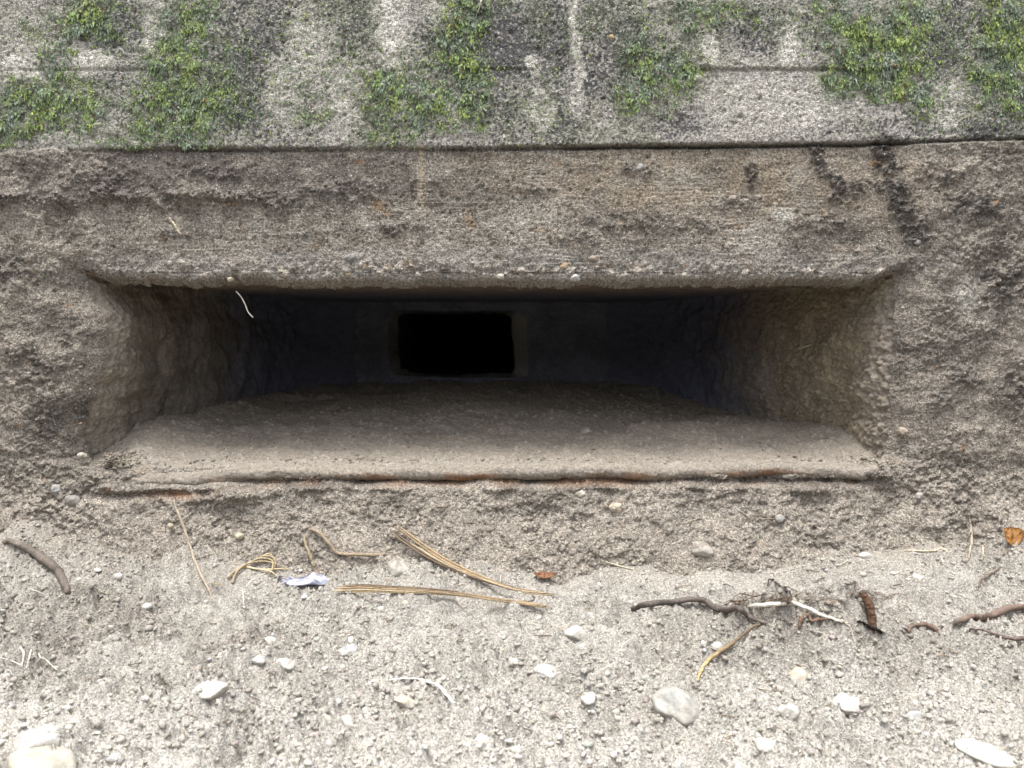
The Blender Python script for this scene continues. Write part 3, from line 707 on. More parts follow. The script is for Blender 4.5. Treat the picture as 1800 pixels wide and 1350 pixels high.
c = mix(c, (0.085, 0.076, 0.060), sstep(0.95, 1.35, -Y + 0.10 * fbm(X * 5, Y * 5, 3, 551)))  # unseen ground darkened to cut bounce light into the recess
c = mix(c, (0.085, 0.076, 0.060), sstep(1.5, 2.0, np.abs(X)))  # same added darkening out to the sides
J = np.stack([X + 0.0006 * pn(X * 400, Y * 400, 547), Y + 0.0006 * pn(X * 400, Y * 400, 549), Zg], -1)
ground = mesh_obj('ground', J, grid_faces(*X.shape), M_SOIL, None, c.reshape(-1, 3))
tag(ground, 'pale crumbly dug soil with pebbles in front of the embrasure', 'ground', kind='structure')

# ------------------------------------------------------------------ where a pixel of the photograph falls on the soil or wall
TS = np.arange(0.35, 2.3, 0.010)
def _near(ax, v): return np.clip(np.searchsorted(ax, v), 0, len(ax) - 1)
def _first(px, py, ts):
    P = CAM + ray(px, py)[None] * ts[:, None]
    x, y, z = P.T
    inside = z < Zg[_near(ysg, y), _near(GX, x)]
    i, j = _near(WALL_CACHE['zs'], z), _near(WALL_CACHE['xs'], x)
    wall = (np.abs(y) < 0.12) & (y > -WALL_CACHE['h'][i, j]) & (WALL_CACHE['sd'][i, j] > 0)
    bed = (y > 0.0) & (z < bed_height(x, y)) & (np.abs(x) < 0.75)
    k = int(np.argmax(inside | wall | bed))
    return k, P[k]
def hit(px, py):
    k, _ = _first(px, py, TS)
    ts = np.linspace(TS[max(k - 1, 0)], TS[k], 14)
    k, P = _first(px, py, ts)
    return P, ts[k]

# ------------------------------------------------------------------ template lumps
def ico(level):
    bm = bmesh.new(); bmesh.ops.create_icosphere(bm, subdivisions=level, radius=1.0)
    v = np.array([p.co[:] for p in bm.verts]); f = np.array([[q.index for q in t.verts] for t in bm.faces]); bm.free()
    return v, f
ICO1, ICO2, ICO4 = ico(1), ico(2), ico(4)

def wobble(v, seed, amp=0.25, freq=1.6, n=7):
    r = np.random.default_rng(seed); o = np.zeros(len(v))
    for k in range(n):
        d = r.normal(size=3); d /= np.linalg.norm(d)
        o += np.sin(v @ d * freq * (1 + 0.35 * k) * 1.6 + r.uniform(0, 6.28)) / (1 + 0.5 * k)
    return o / 2.2 * amp

def lump_variants(base, n, seed, amp):
    out = []
    for k in range(n):
        v = base[0] * (1 + wobble(base[0], seed + k, amp, 2.2))[:, None]
        out.append(v)
    return out

def scatter(name, P, S, base, mat, col, seed=0, amp=0.35, flat=0.75, nvar=12):
    """many small lumps as one mesh: positions P, radii S, colours col"""
    r = np.random.default_rng(seed)
    var = np.stack(lump_variants(base, nvar, seed, amp)); n = len(P)
    k = r.integers(0, nvar, n)
    q = r.normal(size=(n, 4)); q /= np.linalg.norm(q, axis=1)[:, None]
    a, b, c_, d = q.T
    Rm = np.stack([1-2*(c_*c_+d*d), 2*(b*c_-a*d), 2*(b*d+a*c_), 2*(b*c_+a*d), 1-2*(b*b+d*d), 2*(c_*d-a*b), 2*(b*d-a*c_), 2*(c_*d+a*b), 1-2*(b*b+c_*c_)], -1).reshape(n, 3, 3)
    vv = var[k] * r.uniform(0.65, 1.25, (n, 1, 3))
    vv = np.einsum('nij,nvj->nvi', Rm, vv) * S[:, None, None]
    vv[:, :, 2] *= flat
    V = (vv + P[:, None, :]).reshape(-1, 3)
    nv = len(base[0])
    Fc = (base[1][None] + (np.arange(n) * nv)[:, None, None]).reshape(-1, 3)
    return mesh_obj(name, V, Fc, mat, None, np.repeat(col, nv, axis=0))

# loose crumbs on the ground
r = np.random.default_rng(21)
N = 110000
x = r.uniform(-0.95, 0.95, N); y = -r.uniform(0.0, 0.76, N) ** 0.9
dn = coarse(x, y) * (0.35 + 0.65 * (fbm(x * 30, y * 30, 2, 601) > -0.1))
keep = r.uniform(0, 1, N) < dn * 0.50
x, y = x[keep], y[keep]
S = np.clip(0.0015 * np.exp(r.normal(0, 0.55, len(x))), 0.0008, 0.0070)
S = np.minimum(S * (1 + 0.25 * clumpy(x, y)), 0.0044)
P = np.stack([x, y, ground_height(x, y) + 0.15 * S], -1)
g = r.uniform(0.75, 1.25, len(x))
cc = mix(mix(np.tile([0.380, 0.355, 0.312], (len(x), 1)), (0.50, 0.475, 0.425), sstep(0.36, 0.60, -y)), (0.29, 0.262, 0.225), 0.9 * clumpy(x, y)) * g[:, None] * r.uniform(0.96, 1.04, (len(x), 3))  # crumb colour follows the soil, painted foreground brightness and shadow band included
pl = r.uniform(0, 1, len(x)) < 0.02; cc[pl] = np.array([0.55, 0.52, 0.47]) * r.uniform(0.8, 1.15, (pl.sum(), 1))
# crumbs on the embrasure's floor, thickest in its two front corners
xb_ = np.concatenate([r.uniform(X_L, X_R, 700), X_L + 0.012 + r.normal(0, 0.022, 260), X_R - 0.004 + r.normal(0, 0.022, 260), r.uniform(X_L, X_R, 500)])
yb_ = np.concatenate([r.uniform(-0.004, 0.45, 700), 0.012 + r.normal(0, 0.014, 520), r.uniform(0.002, 0.05, 500)])
Sb = np.clip(0.0014 * np.exp(r.normal(0, 0.5, len(xb_))), 0.0008, 0.0050)
ib = np.clip(np.searchsorted(ysb, yb_), 0, len(ysb) - 1); jb = np.clip(np.searchsorted(BX, xb_), 0, len(BX) - 1)
P = np.vstack([P, np.stack([xb_, yb_, BZ[ib, jb] + 0.2 * Sb], -1)]); S = np.concatenate([S, Sb])
Cl = np.vstack([at_y(r.normal(203, 8, 70), r.normal(807, 6, 70), 0.0), at_y(r.normal(1551, 9, 60), r.normal(819, 5, 60), 0.0)]); Cl[:, 1] = r.uniform(-0.018, 0.002, 130)
P = np.vstack([P, Cl]); S = np.concatenate([S, r.uniform(0.0015, 0.0036, 130)]); xb_ = np.concatenate([xb_, Cl[:, 0]])
cc = np.vstack([cc, np.array([0.27, 0.235, 0.19]) * r.uniform(0.7, 1.3, (len(xb_), 1))])
crumbs = scatter('soil_crumbs', P, S, ICO1, M_CRUMB, cc, 5, amp=0.55)
tag(crumbs, 'loose grey brown crumbs of dry soil scattered over the ground and sill', 'soil crumbs', kind='stuff')

# small gravel
N = 260
x = r.uniform(-0.95, 0.95, N); y = -r.uniform(0.02, 0.74, N)
S = np.clip(0.0036 * np.exp(r.normal(0, 0.38, N)), 0.002, 0.0085)
P = np.stack([x, y, ground_height(x, y) - 0.10 * S], -1)
pal = np.array([[0.56, 0.54, 0.50], [0.46, 0.44, 0.40], [0.36, 0.365, 0.37], [0.46, 0.41, 0.33], [0.62, 0.60, 0.56], [0.34, 0.31, 0.27]])
cc = pal[r.integers(0, 6, N)] * r.uniform(0.85, 1.1, (N, 1))
gravel = scatter('gravel', P, S, ICO2, M_STONE, cc, 9, amp=0.22, flat=0.65)
tag(gravel, 'small pale and grey gravel pressed into the soil', 'gravel', kind='stuff')

# crumbs clinging to the muddy wall
N = 26000
px = r.uniform(-60, 1860, N); py = r.uniform(268, 990, N)
W = at_y(px, py, 0.0); x, z = W[:, 0], W[:, 2]
h, wc, _ = wall_fields(x, z); sd, rad, _ = open_sd(x, z)
clus = fbm(x * 22, z * 22, 3, 611)
dk = np.maximum(sstep(26, 4, line_dist(px, py, BLACK1)), sstep(44, 8, line_dist(px, py, BLACK2)))
dens = 0.10 * sstep(0.1, 0.7, clus) + 0.5 * dk + 0.25 * sstep(0.0, 0.6, clus) * np.maximum(sstep(260, 100, px), sstep(1560, 1680, px)) + 0.5 * np.exp(-((py - 350) / 18) ** 2) * sstep(560, 300, px)
keep = (sd > 0.012) & (r.uniform(0, 1, N) < dens)
x, z, h, wc, dk = x[keep], z[keep], h[keep], wc[keep], dk[keep]
S = np.clip(0.0016 * np.exp(r.normal(0, 0.45, len(x))), 0.0008, 0.005)
P = np.stack([x, -h - 0.3 * S, z], -1)
cc = wc * r.uniform(0.75, 1.15, (len(x), 1)); cc = np.where(dk[:, None] > 0.4, np.array([0.100, 0.090, 0.080]) * r.uniform(0.6, 1.7, (len(x), 1)), cc)
wcr = scatter('soil_specks', P, S, ICO1, M_CRUMB, cc, 15)
tag(wcr, 'dark damp specks of soil clinging to the concrete around the embrasure', 'soil crumbs', kind='stuff')

# ------------------------------------------------------------------ moss
def moss_patch(key, label, n, seed, bright):
    r = np.random.default_rng(seed)
    lst = MOSS[key]
    bb = np.array([[b[0]-b[2]*2.1, b[0]+b[2]*2.1, b[1]-b[3]*2.1, b[1]+b[3]*2.1] for b in lst])
    x0, x1, y0, y1 = bb[:,0].min(), bb[:,1].max(), bb[:,2].min(), bb[:,3].max()
    px = r.uniform(x0, x1, n); py = r.uniform(max(y0, -120), y1, n)
    m = moss_mask(px, py, lst) * sstep(6, -4, py - ledge_row(px))
    dens = np.clip(m * (0.75 + 0.9 * fbm(px / 14, py / 30, 3, seed + 3)), 0, 1) ** 1.35 * 0.95
    kp = r.uniform(0, 1, n) < dens
    px, py, m = px[kp], py[kp], m[kp]
    W = at_y(px, py, 0.0); x, z = W[:, 0], W[:, 2]
    h, _, _ = wall_fields(x, z)
    K = 5                                     # fronds per sprig
    n = len(x)
    rep = lambda a: np.repeat(a, K, axis=0)
    big = rep(np.clip(m, 0.35, 1.1))
    ang = rep(r.uniform(0, 6.28, n)) + np.tile(np.linspace(-1.3, 1.3, K), n) + r.normal(0, 0.35, n * K)
    ang = np.where(r.uniform(0, 1, n * K) < 0.35, -1.57 + r.normal(0, 0.7, n * K), ang)   # many hang down
    Ln = r.uniform(0.0020, 0.0068, n * K) * (0.35 + 0.75 * big); Wd = Ln * r.uniform(0.18, 0.42, n * K)
    hang = r.uniform(0, 1, n * K) < 0.10
    ang = np.where(hang, -1.57 + r.normal(0, 0.35, n * K), ang); Ln = np.where(hang, Ln * 1.3, Ln * 0.85); Wd = np.where(hang, Wd * 0.55, Wd)
    tilt = r.uniform(0.05, 0.8, n * K)
    B = np.stack([rep(x), rep(-h + 0.0005), rep(z)], -1) + r.normal(0, 0.0012, (n * K, 3)) * np.array([1, 0.3, 1])
    dirv = np.stack([np.cos(ang) * np.cos(tilt), -np.sin(tilt), np.sin(ang) * np.cos(tilt)], -1)
    side = np.stack([-np.sin(ang), r.normal(0, 0.5, n * K), np.cos(ang)], -1)
    side /= np.linalg.norm(side, axis=1)[:, None]
    prof = [0.5, 1.0, 0.85, 0.15]; sag = [0, 0.05, -0.05, -0.35]
    S4 = []
    for k in range(4):
        t = k / 3
        Cn = B + dirv * (Ln * t)[:, None] + np.array([0, 0, 1]) * (sag[k] * Ln)[:, None] + np.array([0, 1, 0]) * (0.25 * Ln * t * t)[:, None]
        jw = (Wd * prof[k])[:, None] * side
        S4 += [Cn - jw, Cn + jw]
    V = np.stack(S4, 1)                       # n*K, 8, 3
    base = (np.arange(n * K) * 8)[:, None, None]
    Fq = np.array([[0, 1, 3, 2], [2, 3, 5, 4], [4, 5, 7, 6]])[None] + base
    hue = np.clip(fbm(px / 45, py / 45, 3, seed) * 0.8 + 0.5 + r.normal(0, 0.18, n), 0, 1)
    yel = np.array([0.295, 0.360, 0.115]); mid = np.array([0.225, 0.300, 0.130]); blu = np.array([0.240, 0.290, 0.220]); drk = np.array([0.075, 0.088, 0.060])
    c = mix(np.tile(blu, (n, 1)), mid, sstep(0.15, 0.5, hue)); c = mix(c, yel, sstep(0.5, 0.9, hue) * bright)
    dm = r.uniform(0, 1, n) < 0.20; c[dm] = drk * 1.3
    br = r.uniform(0, 1, n) < 0.02; c[br] = np.array([0.17, 0.13, 0.06])
    c = rep(c) * r.uniform(0.65, 1.35, (n * K, 1))
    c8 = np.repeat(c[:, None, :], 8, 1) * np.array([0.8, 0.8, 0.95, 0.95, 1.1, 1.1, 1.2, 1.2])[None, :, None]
    org = np.array([x.mean(), 0.0, z.mean()])
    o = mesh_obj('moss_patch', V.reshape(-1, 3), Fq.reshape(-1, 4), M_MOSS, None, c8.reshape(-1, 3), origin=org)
    return tag(o, label, 'moss', 'moss patches on the upper wall')

moss_patch('a', 'bright green moss spreading in a low band at the left end of the wall', 29250, 701, 0.9)
moss_patch('b', 'broad dull green moss column, thinning into dark lichen, second from the left', 33150, 702, 0.7)
moss_patch('c', 'thick moss patch above the dark slot with a yellow green tuft along its right edge', 33150, 703, 1.0)
moss_patch('d', 'round blue green moss patch just left of where the thin upper board joint begins', 20475, 704, 0.7)
moss_patch('e', 'leafy moss mass hanging across the thin upper board joint', 29250, 705, 0.9)
moss_patch('f', 'dense bright moss in the upper right corner of the wall', 20475, 706, 1.0)

# ------------------------------------------------------------------ stones
def stone(px, py, wp, hp, colr, label, seed, sink=0.35, ang=0.2, dirt=0.4, cat='stone', name='stone', group=None, deep=None, on=None):
    P, t = hit(px, py + hp * 0.30)
    mpp = t / F
    w_ = wp * mpp * 0.5; h_ = hp * mpp * 0.5
    v = ICO4[0].copy()
    v *= (1 + wobble(v, seed, 0.16, 1.3))[:, None]
    r = np.random.default_rng(seed)
    for k in range(11):                                  # planed facets
        d = r.normal(size=3); d /= np.linalg.norm(d); lim = r.uniform(0.62, 0.92)
        s = v @ d; ex = np.clip(s - lim, 0, None); v -= (ex * 0.90)[:, None] * d
    v *= (1 + wobble(v, seed + 50, 0.05, 6, 9))[:, None]; v *= (1 + wobble(v, seed + 70, 0.018, 18, 9))[:, None]
    dep = w_ * (deep or r.uniform(0.75, 1.0))
    v = v * np.array([w_, dep, h_ * 1.15])
    v = v @ np.array(Matrix.Rotation(ang * 0.6, 3, 'Y')).T
    n = wobble(v / w_, seed + 9, 1.0, 5, 8)
    c = np.tile(np.array(colr, float), (len(v), 1)) * (1 + 0.10 * n)[:, None]
    dr = np.clip(sstep(h_ * 0.7, -h_ * 0.4, v[:, 2] + 0.55 * h_ * n) * 1.0, 0, 1)
    n4 = wobble(v / w_, seed + 19, 1.0, 16, 12)
    c = c * (1 + 0.12 * n4)[:, None]
    c = mix(c, (0.41, 0.385, 0.34), np.clip(dr * 0.9 + (dirt + 0.35) * sstep(-0.3, 0.5, n + 0.7 * n4), 0, 0.95))
    pos = P + np.array([0, 0.0, h_ * (1 - 2 * sink - 0.62) * 0.6])
    o = mesh_obj(name, v + pos, ICO4[1], M_STONE, None, c, origin=pos)
    return tag(o, label, cat, group)

WH = (0.50, 0.485, 0.45); GR = (0.36, 0.36, 0.35); BL = (0.33, 0.345, 0.36); TN = (0.47, 0.41, 0.31); MD = (0.25, 0.22, 0.185)
stone(70, 1326, 130, 74, (0.47, 0.43, 0.34), 'large pale yellowish rock with a brown blotch in the lower left corner', 1, 0.35, 0.3, 0.45)
stone(72, 1283, 84, 34, GR, 'flat grey slab just behind the large pale corner rock', 2, 0.5, 0.1, 0.3)
stone(475, 1122, 34, 27, WH, 'white round pebble just above the flat white pebble', 3, 0.4)
stone(497, 1163, 46, 22, WH, 'flat white pebble beside a small blue grey pebble', 4, 0.4)
stone(455, 1157, 26, 13, BL, 'small blue grey flat pebble beside the white pebbles', 5, 0.4)
stone(370, 1196, 60, 34, (0.50, 0.48, 0.44), 'half buried pale grey stone, largest near the left white pebbles', 6, 0.5)
stone(613, 1136, 38, 22, BL, 'blue grey pebble in front of the level dry stalk', 7, 0.45)
stone(1186, 1218, 98, 62, (0.30, 0.30, 0.275), 'large grey green angular stone at the foot of the crumbly heap', 8, 0.45, 0.4, 0.55)
stone(1260, 1131, 22, 15, WH, 'small white pebble left of the thin tan root on the heap', 9, 0.4)
stone(1388, 1243, 40, 32, WH, 'white pebble on the heap right of the grey green stone', 10, 0.4)
stone(1042, 1077, 52, 22, GR, 'smooth grey pebble left of the dark twisted root', 11, 0.45)
stone(663, 1197, 36, 19, WH, 'white pebble touching the curved pale grass blade', 12, 0.4)
stone(712, 1223, 44, 20, TN, 'tan pebble under the curved pale grass blade', 13, 0.4)
stone(703, 985, 48, 34, MD, 'mud coated round stone under the split end of the sloping stalk', 14, 0.35, 0.1, 0.7)
stone(683, 1017, 22, 18, (0.27, 0.21, 0.16), 'small brown pebble between the two dry stalks', 15, 0.4)
stone(1233, 953, 46, 26, MD, 'flat mud coated stone lying below the embrasure on the bare slope', 16, 0.4, 0.4, 0.4)
stone(1522, 973, 28, 15, (0.50, 0.48, 0.44), 'pale chip at the wall foot left of the pale straw bit', 17, 0.4)
stone(1613, 1010, 18, 11, WH, 'tiny white chip below the pale straw bit', 18, 0.4)
stone(1631, 981, 26, 18, (0.14, 0.13, 0.125), 'dark round pebble right below the pale straw bit', 19, 0.35, 0.1, 0.3)
stone(200, 1327, 28, 20, BL, 'blue grey pebble right of the large pale corner rock', 20, 0.4)
stone(1012, 1104, 42, 26, WH, 'broken white stone chunk in front of the stalk tips', 21, 0.35, 0.5, 0.4)
stone(1490, 1226, 52, 30, WH, 'white stone high on the right shoulder of the crumbly heap', 22, 0.45, 0.3)
stone(1605, 1253, 40, 28, (0.40, 0.41, 0.42), 'light grey stone right of the white stone on the heap', 23, 0.45)
stone(1745, 1303, 120, 34, (0.52, 0.50, 0.46), 'long white slab in the lower right corner', 24, 0.75, 0.25, 0.6)
stone(1350, 1302, 46, 20, WH, 'flat white stone in front of the crumbly heap', 25, 0.45)
stone(1405, 1170, 54, 36, (0.46, 0.39, 0.27), 'yellow tan stone on top of the crumbly heap', 26, 0.75, 0.3, 0.8)
stone(1030, 754, 28, 17, (0.25, 0.215, 0.165), 'small brown stone alone on the soil inside the embrasure', 27, 0.3, 0.2, 0.3)
stone(905, 1157, 30, 14, WH, 'flat white chip in the middle of the foreground soil', 28, 0.4)
stone(960, 1173, 50, 17, (0.40, 0.42, 0.42), 'flat bluish stone right of the flat white chip', 29, 0.5)
stone(610, 1262, 44, 26, WH, 'white rounded stone in the near crumbs below the grass blade', 30, 0.45)
stone(845, 1290, 46, 20, (0.52, 0.50, 0.46), 'pale flat stone in the near crumbs at bottom centre', 31, 0.5)
stone(1035, 1222, 30, 20, WH, 'small white stone left of the grey green stone', 32, 0.45)

# pebbles of the concrete itself, showing at its broken edges
def embedded(px, py, wp, colr, seed, Y=None):
    if Y is None:
        W = at_y(px, py, 0.0); h, _, _ = wall_fields(W[0:1], W[2:3]); P = at_y(px, py, -float(h[0]) + 0.0030 * wp / 16)
    else: P = Y
    s = wp * 0.5 * (P[1] + 1.3) / F
    v = ICO4[0] * (1 + wobble(ICO4[0], seed, 0.22, 1.6) + wobble(ICO4[0], seed + 3, 0.05, 6))[:, None] * np.array([s, s * 0.8, s * 0.8]) * 0.85
    c = np.tile(np.array(colr, float), (len(v), 1)); c = mix(c, (0.30, 0.27, 0.23), 0.75 * sstep(-0.2, 0.4, wobble(ICO4[0], seed + 7, 1.0, 4, 9)))
    mesh_obj('embedded_pebble', v + P, ICO4[1], M_STONE, bunker, c)
for a in [(617,453,24,(0.17,0.17,0.17),51),(643,466,18,(0.42,0.29,0.16),52),(612,482,12,(.4,.3,.2),53),(992,466,22,(0.42,0.30,0.17),54),(1083,893,26,(0.50,0.43,0.32),55),
          (1020,868,22,(.50,.46,.38),56),(1045,455,26,(.25,.19,.14),57),(1010,488,22,(.45,.44,.43),58),(405,491,12,(.48,.42,.28),59),(1075,66,14,(.46,.30,.14),60),
          (103,861,30,(.27,.27,.265),62),(130,880,34,(.24,.225,.20),63),(145,801,18,(.40,.36,.30),64),(365,893,10,(.6,.57,.5),65),(388,894,9,(.6,.57,.5),66),(300,925,16,(.4,.34,.24),67),
          (422,942,18,(.46,.40,.28),68),(1615,872,18,(.33,.31,.28),69),(1370,912,22,(.30,.29,.28),70),(1585,758,22,(.36,.29,.22),71),(1125,295,20,(.27,.26,.25),72),(1310,352,18,(.27,.23,.18),73),(1288,348,16,(.25,.21,.17),74),(1330,347,16,(.25,.21,.17),75),(1298,372,14,(.25,.21,.17),76),(1612,425,18,(.27,.27,.27),77),(300,462,14,(.5,.48,.44),78),(735,482,14,(.46,.42,.36),79),(880,486,16,(.5,.46,.38),80)]:
    embedded(*a)
embedded(190, 560, 22, (0.46, 0.42, 0.30), 90, at_y(192, 561, 0.045))

# ------------------------------------------------------------------ roots, stalks, leaves
def catmull(P, R_, n):
    P = np.asarray(P, float); R_ = np.asarray(R_, float)
    Q = np.vstack([2 * P[0] - P[1], P, 2 * P[-1] - P[-2]])
    out = []; ro = []
    m = len(P) - 1
    for s in np.linspace(0, m, n):
        k = min(int(s), m - 1); t = s - k
        a, b, c, d = Q[k], Q[k + 1], Q[k + 2], Q[k + 3]
        out.append(0.5 * (2 * b + (c - a) * t + (2 * a - 5 * b + 4 * c - d) * t * t + (3 * b - a - 3 * c + d) * t ** 3))
        ro.append(R_[k] * (1 - t) + R_[k + 1] * t)
    return np.array(out), np.array(ro)

def tube(P, R_, seg=10, flat=1.0, seed=0, rough=0.12, twist=0.0):
    n = len(P); T = np.gradient(P, axis=0); T /= np.linalg.norm(T, axis=1)[:, None] + 1e-12
    up = np.array([0, 0, 1.0])
    A = np.cross(T, up); bad = np.linalg.norm(A, axis=1) < 0.15
    A[bad] = np.cross(T[bad], [0, 1.0, 0]); A /= np.linalg.norm(A, axis=1)[:, None]
    B = np.cross(A, T)
    th = np.linspace(0, 2 * np.pi, seg, endpoint=False)
    s = np.arange(n)
    nn = 1 + rough * fbm(s[:, None] * 0.22 + seed * 3.1 + 0 * th, np.cos(th)[None] * 1.2 + 0 * s[:, None], 3, 800 + seed % 40)
    rr = R_[:, None] * nn
    V = P[:, None] + A[:, None] * (rr * np.cos(th))[..., None] + B[:, None] * (rr * np.sin(th) * flat)[..., None]
    V = V.reshape(-1, 3)
    i = np.arange(n - 1)[:, None] * seg + np.arange(seg)[None]; j = np.arange(n - 1)[:, None] * seg + (np.arange(seg)[None] + 1) % seg
    F4 = [tuple(q) for q in np.stack([i, i + seg, j + seg, j], -1).reshape(-1, 4)]
    V = np.vstack([V, P[:1], P[-1:]]); a, b = len(V) - 2, len(V) - 1
    F4 += [(a, k, (k + 1) % seg) for k in range(seg)] + [(b, (n - 1) * seg + (k + 1) % seg, (n - 1) * seg + k) for k in range(seg)]
    return V, F4

class MB:
    def __init__(s): s.V = []; s.F = []; s.C = []; s.n = 0
    def add(s, V, Fc, C):
        s.V.append(V); s.F += [tuple(int(q) + s.n for q in f) for f in Fc]; s.C.append(C if np.ndim(C) == 2 else np.tile(C, (len(V), 1))); s.n += len(V)
    def build(s, name, mat, label, cat, group=None, parent=None):
        V = np.vstack(s.V); o = mesh_obj(name, V, s.F, mat, parent, np.vstack(s.C), origin=np.array([V[:, 0].mean(), V[:, 1].mean(), V[:, 2].min()]))
        return tag(o, label, cat, group) if label else o

def path(pts, width, lift=0.5, n=60, ext=None):
    """pixel polyline laid on the soil; width in pixels (one value or one per point); lift in radii or per point metres"""
    W = np.broadcast_to(np.asarray(width, float), (len(pts),))
    P = []; Rr = []
    for k, (a, b) in enumerate(pts):
        p, t = hit(a, b); rad = W[k] * 0.5 * t / F
        lf = lift[k] if isinstance(lift, (list, tuple)) else lift * rad
        # lift towards the viewer so that what is raised stays on its line
        back = (CAM - p) / np.linalg.norm(CAM - p)
        P.append(p + back * (lf * 0.8) + np.array([0, 0, lf * 0.3])); Rr.append(rad)
    Pc, Rc = catmull(P, Rr, n)
    gz = Zg[_near(ysg, Pc[:, 1]), _near(GX, Pc[:, 0])]
    need = np.clip(gz + 1.0 * Rc - Pc[:, 2], 0, 0.02) * (Pc[:, 1] < -0.01)
    need = np.max(np.stack([np.roll(np.pad(need, 5), k)[5:-5] for k in range(-5, 6)]), 0)
    kern = np.ones(21) / 21
    sm = np.maximum(np.convolve(np.pad(need, 10, mode='edge'), kern, 'valid'), need * 0.5)
    sm[:3] *= 0.3; sm[-3:] *= 0.3
    Pc[:, 2] += sm
    return Pc, Rc

def root(pts, width, colr, label, cat='root', name='root', lift=0.5, n=70, seed=0, flat=1.0, rough=0.2, mud=0.25, mat=None, group=None, dark_to=None):
    P, Rr = path(pts, np.asarray(width) * 0.82, lift, n)
    mud = min(0.7, mud + 0.15) if mud > 0 else 0
    P = P + 0.0008 * np.stack([pn(np.arange(n) * .2 + k * 9, np.full(n, seed * 1.7), 33) for k in range(3)], -1)
    V, Fc = tube(P, Rr, 10, flat, seed, rough)
    s = np.repeat(np.arange(n), 10); s = np.concatenate([s, [0, n - 1]])
    nz = fbm(s * 0.25 + seed * 5, np.arange(len(V)) * 0.37, 3, 41)
    c = np.tile(np.array(colr, float), (len(V), 1)) * (1 + 0.3 * nz)[:, None]
    if dark_to is not None: c = mix(c, dark_to, sstep(0.2, 0.8, s / n))
    c = mix(c, (0.27, 0.24, 0.20), np.clip(mud * sstep(0.1, 0.6, fbm(s * 0.12 + seed, np.zeros(len(s)), 2, 43)), 0, 1))
    b = MB(); b.add(V, Fc, c)
    return b.build(name, mat or M_ROOT, label, cat, group)

DK = (0.12, 0.105, 0.092); PL = (0.55, 0.48, 0.36); WT = (0.66, 0.62, 0.54); RB = (0.135, 0.080, 0.052); TA = (0.40, 0.30, 0.17)
root([(8,955),(35,965),(65,982),(92,1005),(108,1025),(120,1043)], [9,14,17,18,17,13], (0.155,0.130,0.108), 'thick muddy root slanting down at the left end of the wall foot', seed=1, lift=0.7, mud=0.5)
root([(305,880),(314,905),(326,935),(334,962),(340,985),(352,1012),(366,1040),(374,1056)], [3,6,6,5,5,6,5,2], (0.36,0.30,0.23), 'thin pale root hanging down the slope left of the rootlet tuft', seed=2, lift=0.7, mud=0.6)
root([(680,975),(655,978),(625,977),(594,974),(578,958),(562,940),(546,931)], [4,7,7,7,7,7,6], (0.31,0.245,0.17), 'bent tan root with a pale level end just left of the stalk tops', seed=3, lift=[0,.006,.008,.006,.010,.010,.004], mud=0.3)
root([(534,942),(537,958),(545,978),(551,995),(556,1008),(564,1020)], [5,6,7,7,7,4], (0.30, 0.245, 0.17), 'short tan root dropping onto the crumpled plastic scrap', seed=4, lift=[.003,.008,.009,.008,.006,0], mud=0.3)
root([(1112,1071),(1145,1068),(1180,1066),(1215,1063),(1240,1067),(1255,1079),(1275,1084),(1297,1079),(1315,1090),(1338,1098),(1356,1103)], [10,13,13,12,13,14,14,12,11,9,4], (0.135,0.115,0.10), 'dark twisted root lying on the soil in front of the white root', seed=5, lift=0.8, mud=0.35)
root([(1285,1077),(1320,1076),(1360,1076),(1400,1075),(1435,1081),(1462,1089),(1480,1094)], [6,9,9,9,8,6,3], WT, 'white peeled root running from the dark twisted root', seed=6, lift=1.7, mud=0.0)
root([(1478,1094),(1490,1102),(1497,1115),(1501,1130)], [3,3,3,1.5], (0.5,0.44,0.34), 'hair thin pale rootlet trailing from the white root tip', cat='rootlet', name='rootlet', seed=7)
root([(1404,1106),(1409,1097),(1420,1092),(1428,1097),(1445,1093),(1470,1092)], [6,8,8,7,6,4], (0.17,0.112,0.080), 'short reddish brown root hooked beneath the white root', seed=8, lift=0.9, mud=0.2)
# the upright stub: rises out of the soil
p0, t0 = hit(1535, 1108); px_m = t0 / F
Pst = np.array([p0 + np.array([0.0, 0.004, -0.012]), p0 + np.array([0.0, 0.004, 0.002]), p0 + np.array([-0.001, 0.004, 0.016]), p0 + np.array([-0.004, 0.004, 0.030]), p0 + np.array([-0.010, 0.005, 0.041]), p0 + np.array([-0.0105, 0.005, 0.046])])
Pc, Rc = catmull(Pst, np.array([8.5, 8.5, 8.0, 7.5, 7.0, 5.0]) * px_m, 60)
V, Fc = tube(Pc, Rc, 12, 1, 9, 0.2)
s = np.concatenate([np.repeat(np.arange(60), 12), [0, 59]])
c = np.tile(np.array(RB) * 1.05, (len(V), 1)) * (1 + 0.35 * fbm(s * 0.3, np.arange(len(V)) * .4, 3, 45))[:, None]
c = mix(c, (0.10, 0.085, 0.07), sstep(50, 58, s))
b = MB(); b.add(V, Fc, c); b.build('root_stub', M_ROOT, 'brown root stub standing upright out of a dark hole in the soil', 'root')
root([(1506,1101),(1520,1106),(1533,1110),(1545,1112),(1550,1116)], [5,9,12,12,5], (0.02, 0.018, 0.016), 'black patch painted for the dark hole at the base of the upright root stub', cat='dark hole', name='hole_shade', seed=10, lift=0.15, flat=0.5, rough=0.9, mud=0)  # flat black shape painting the shade of the hole round the stub
root([(1596,1112),(1612,1106),(1628,1105),(1645,1111),(1652,1116)], [5,8,10,9,4], (0.19,0.13,0.10), 'short reddish root between the upright stub and the root at the right edge', seed=11, lift=0.5, mud=0.4)
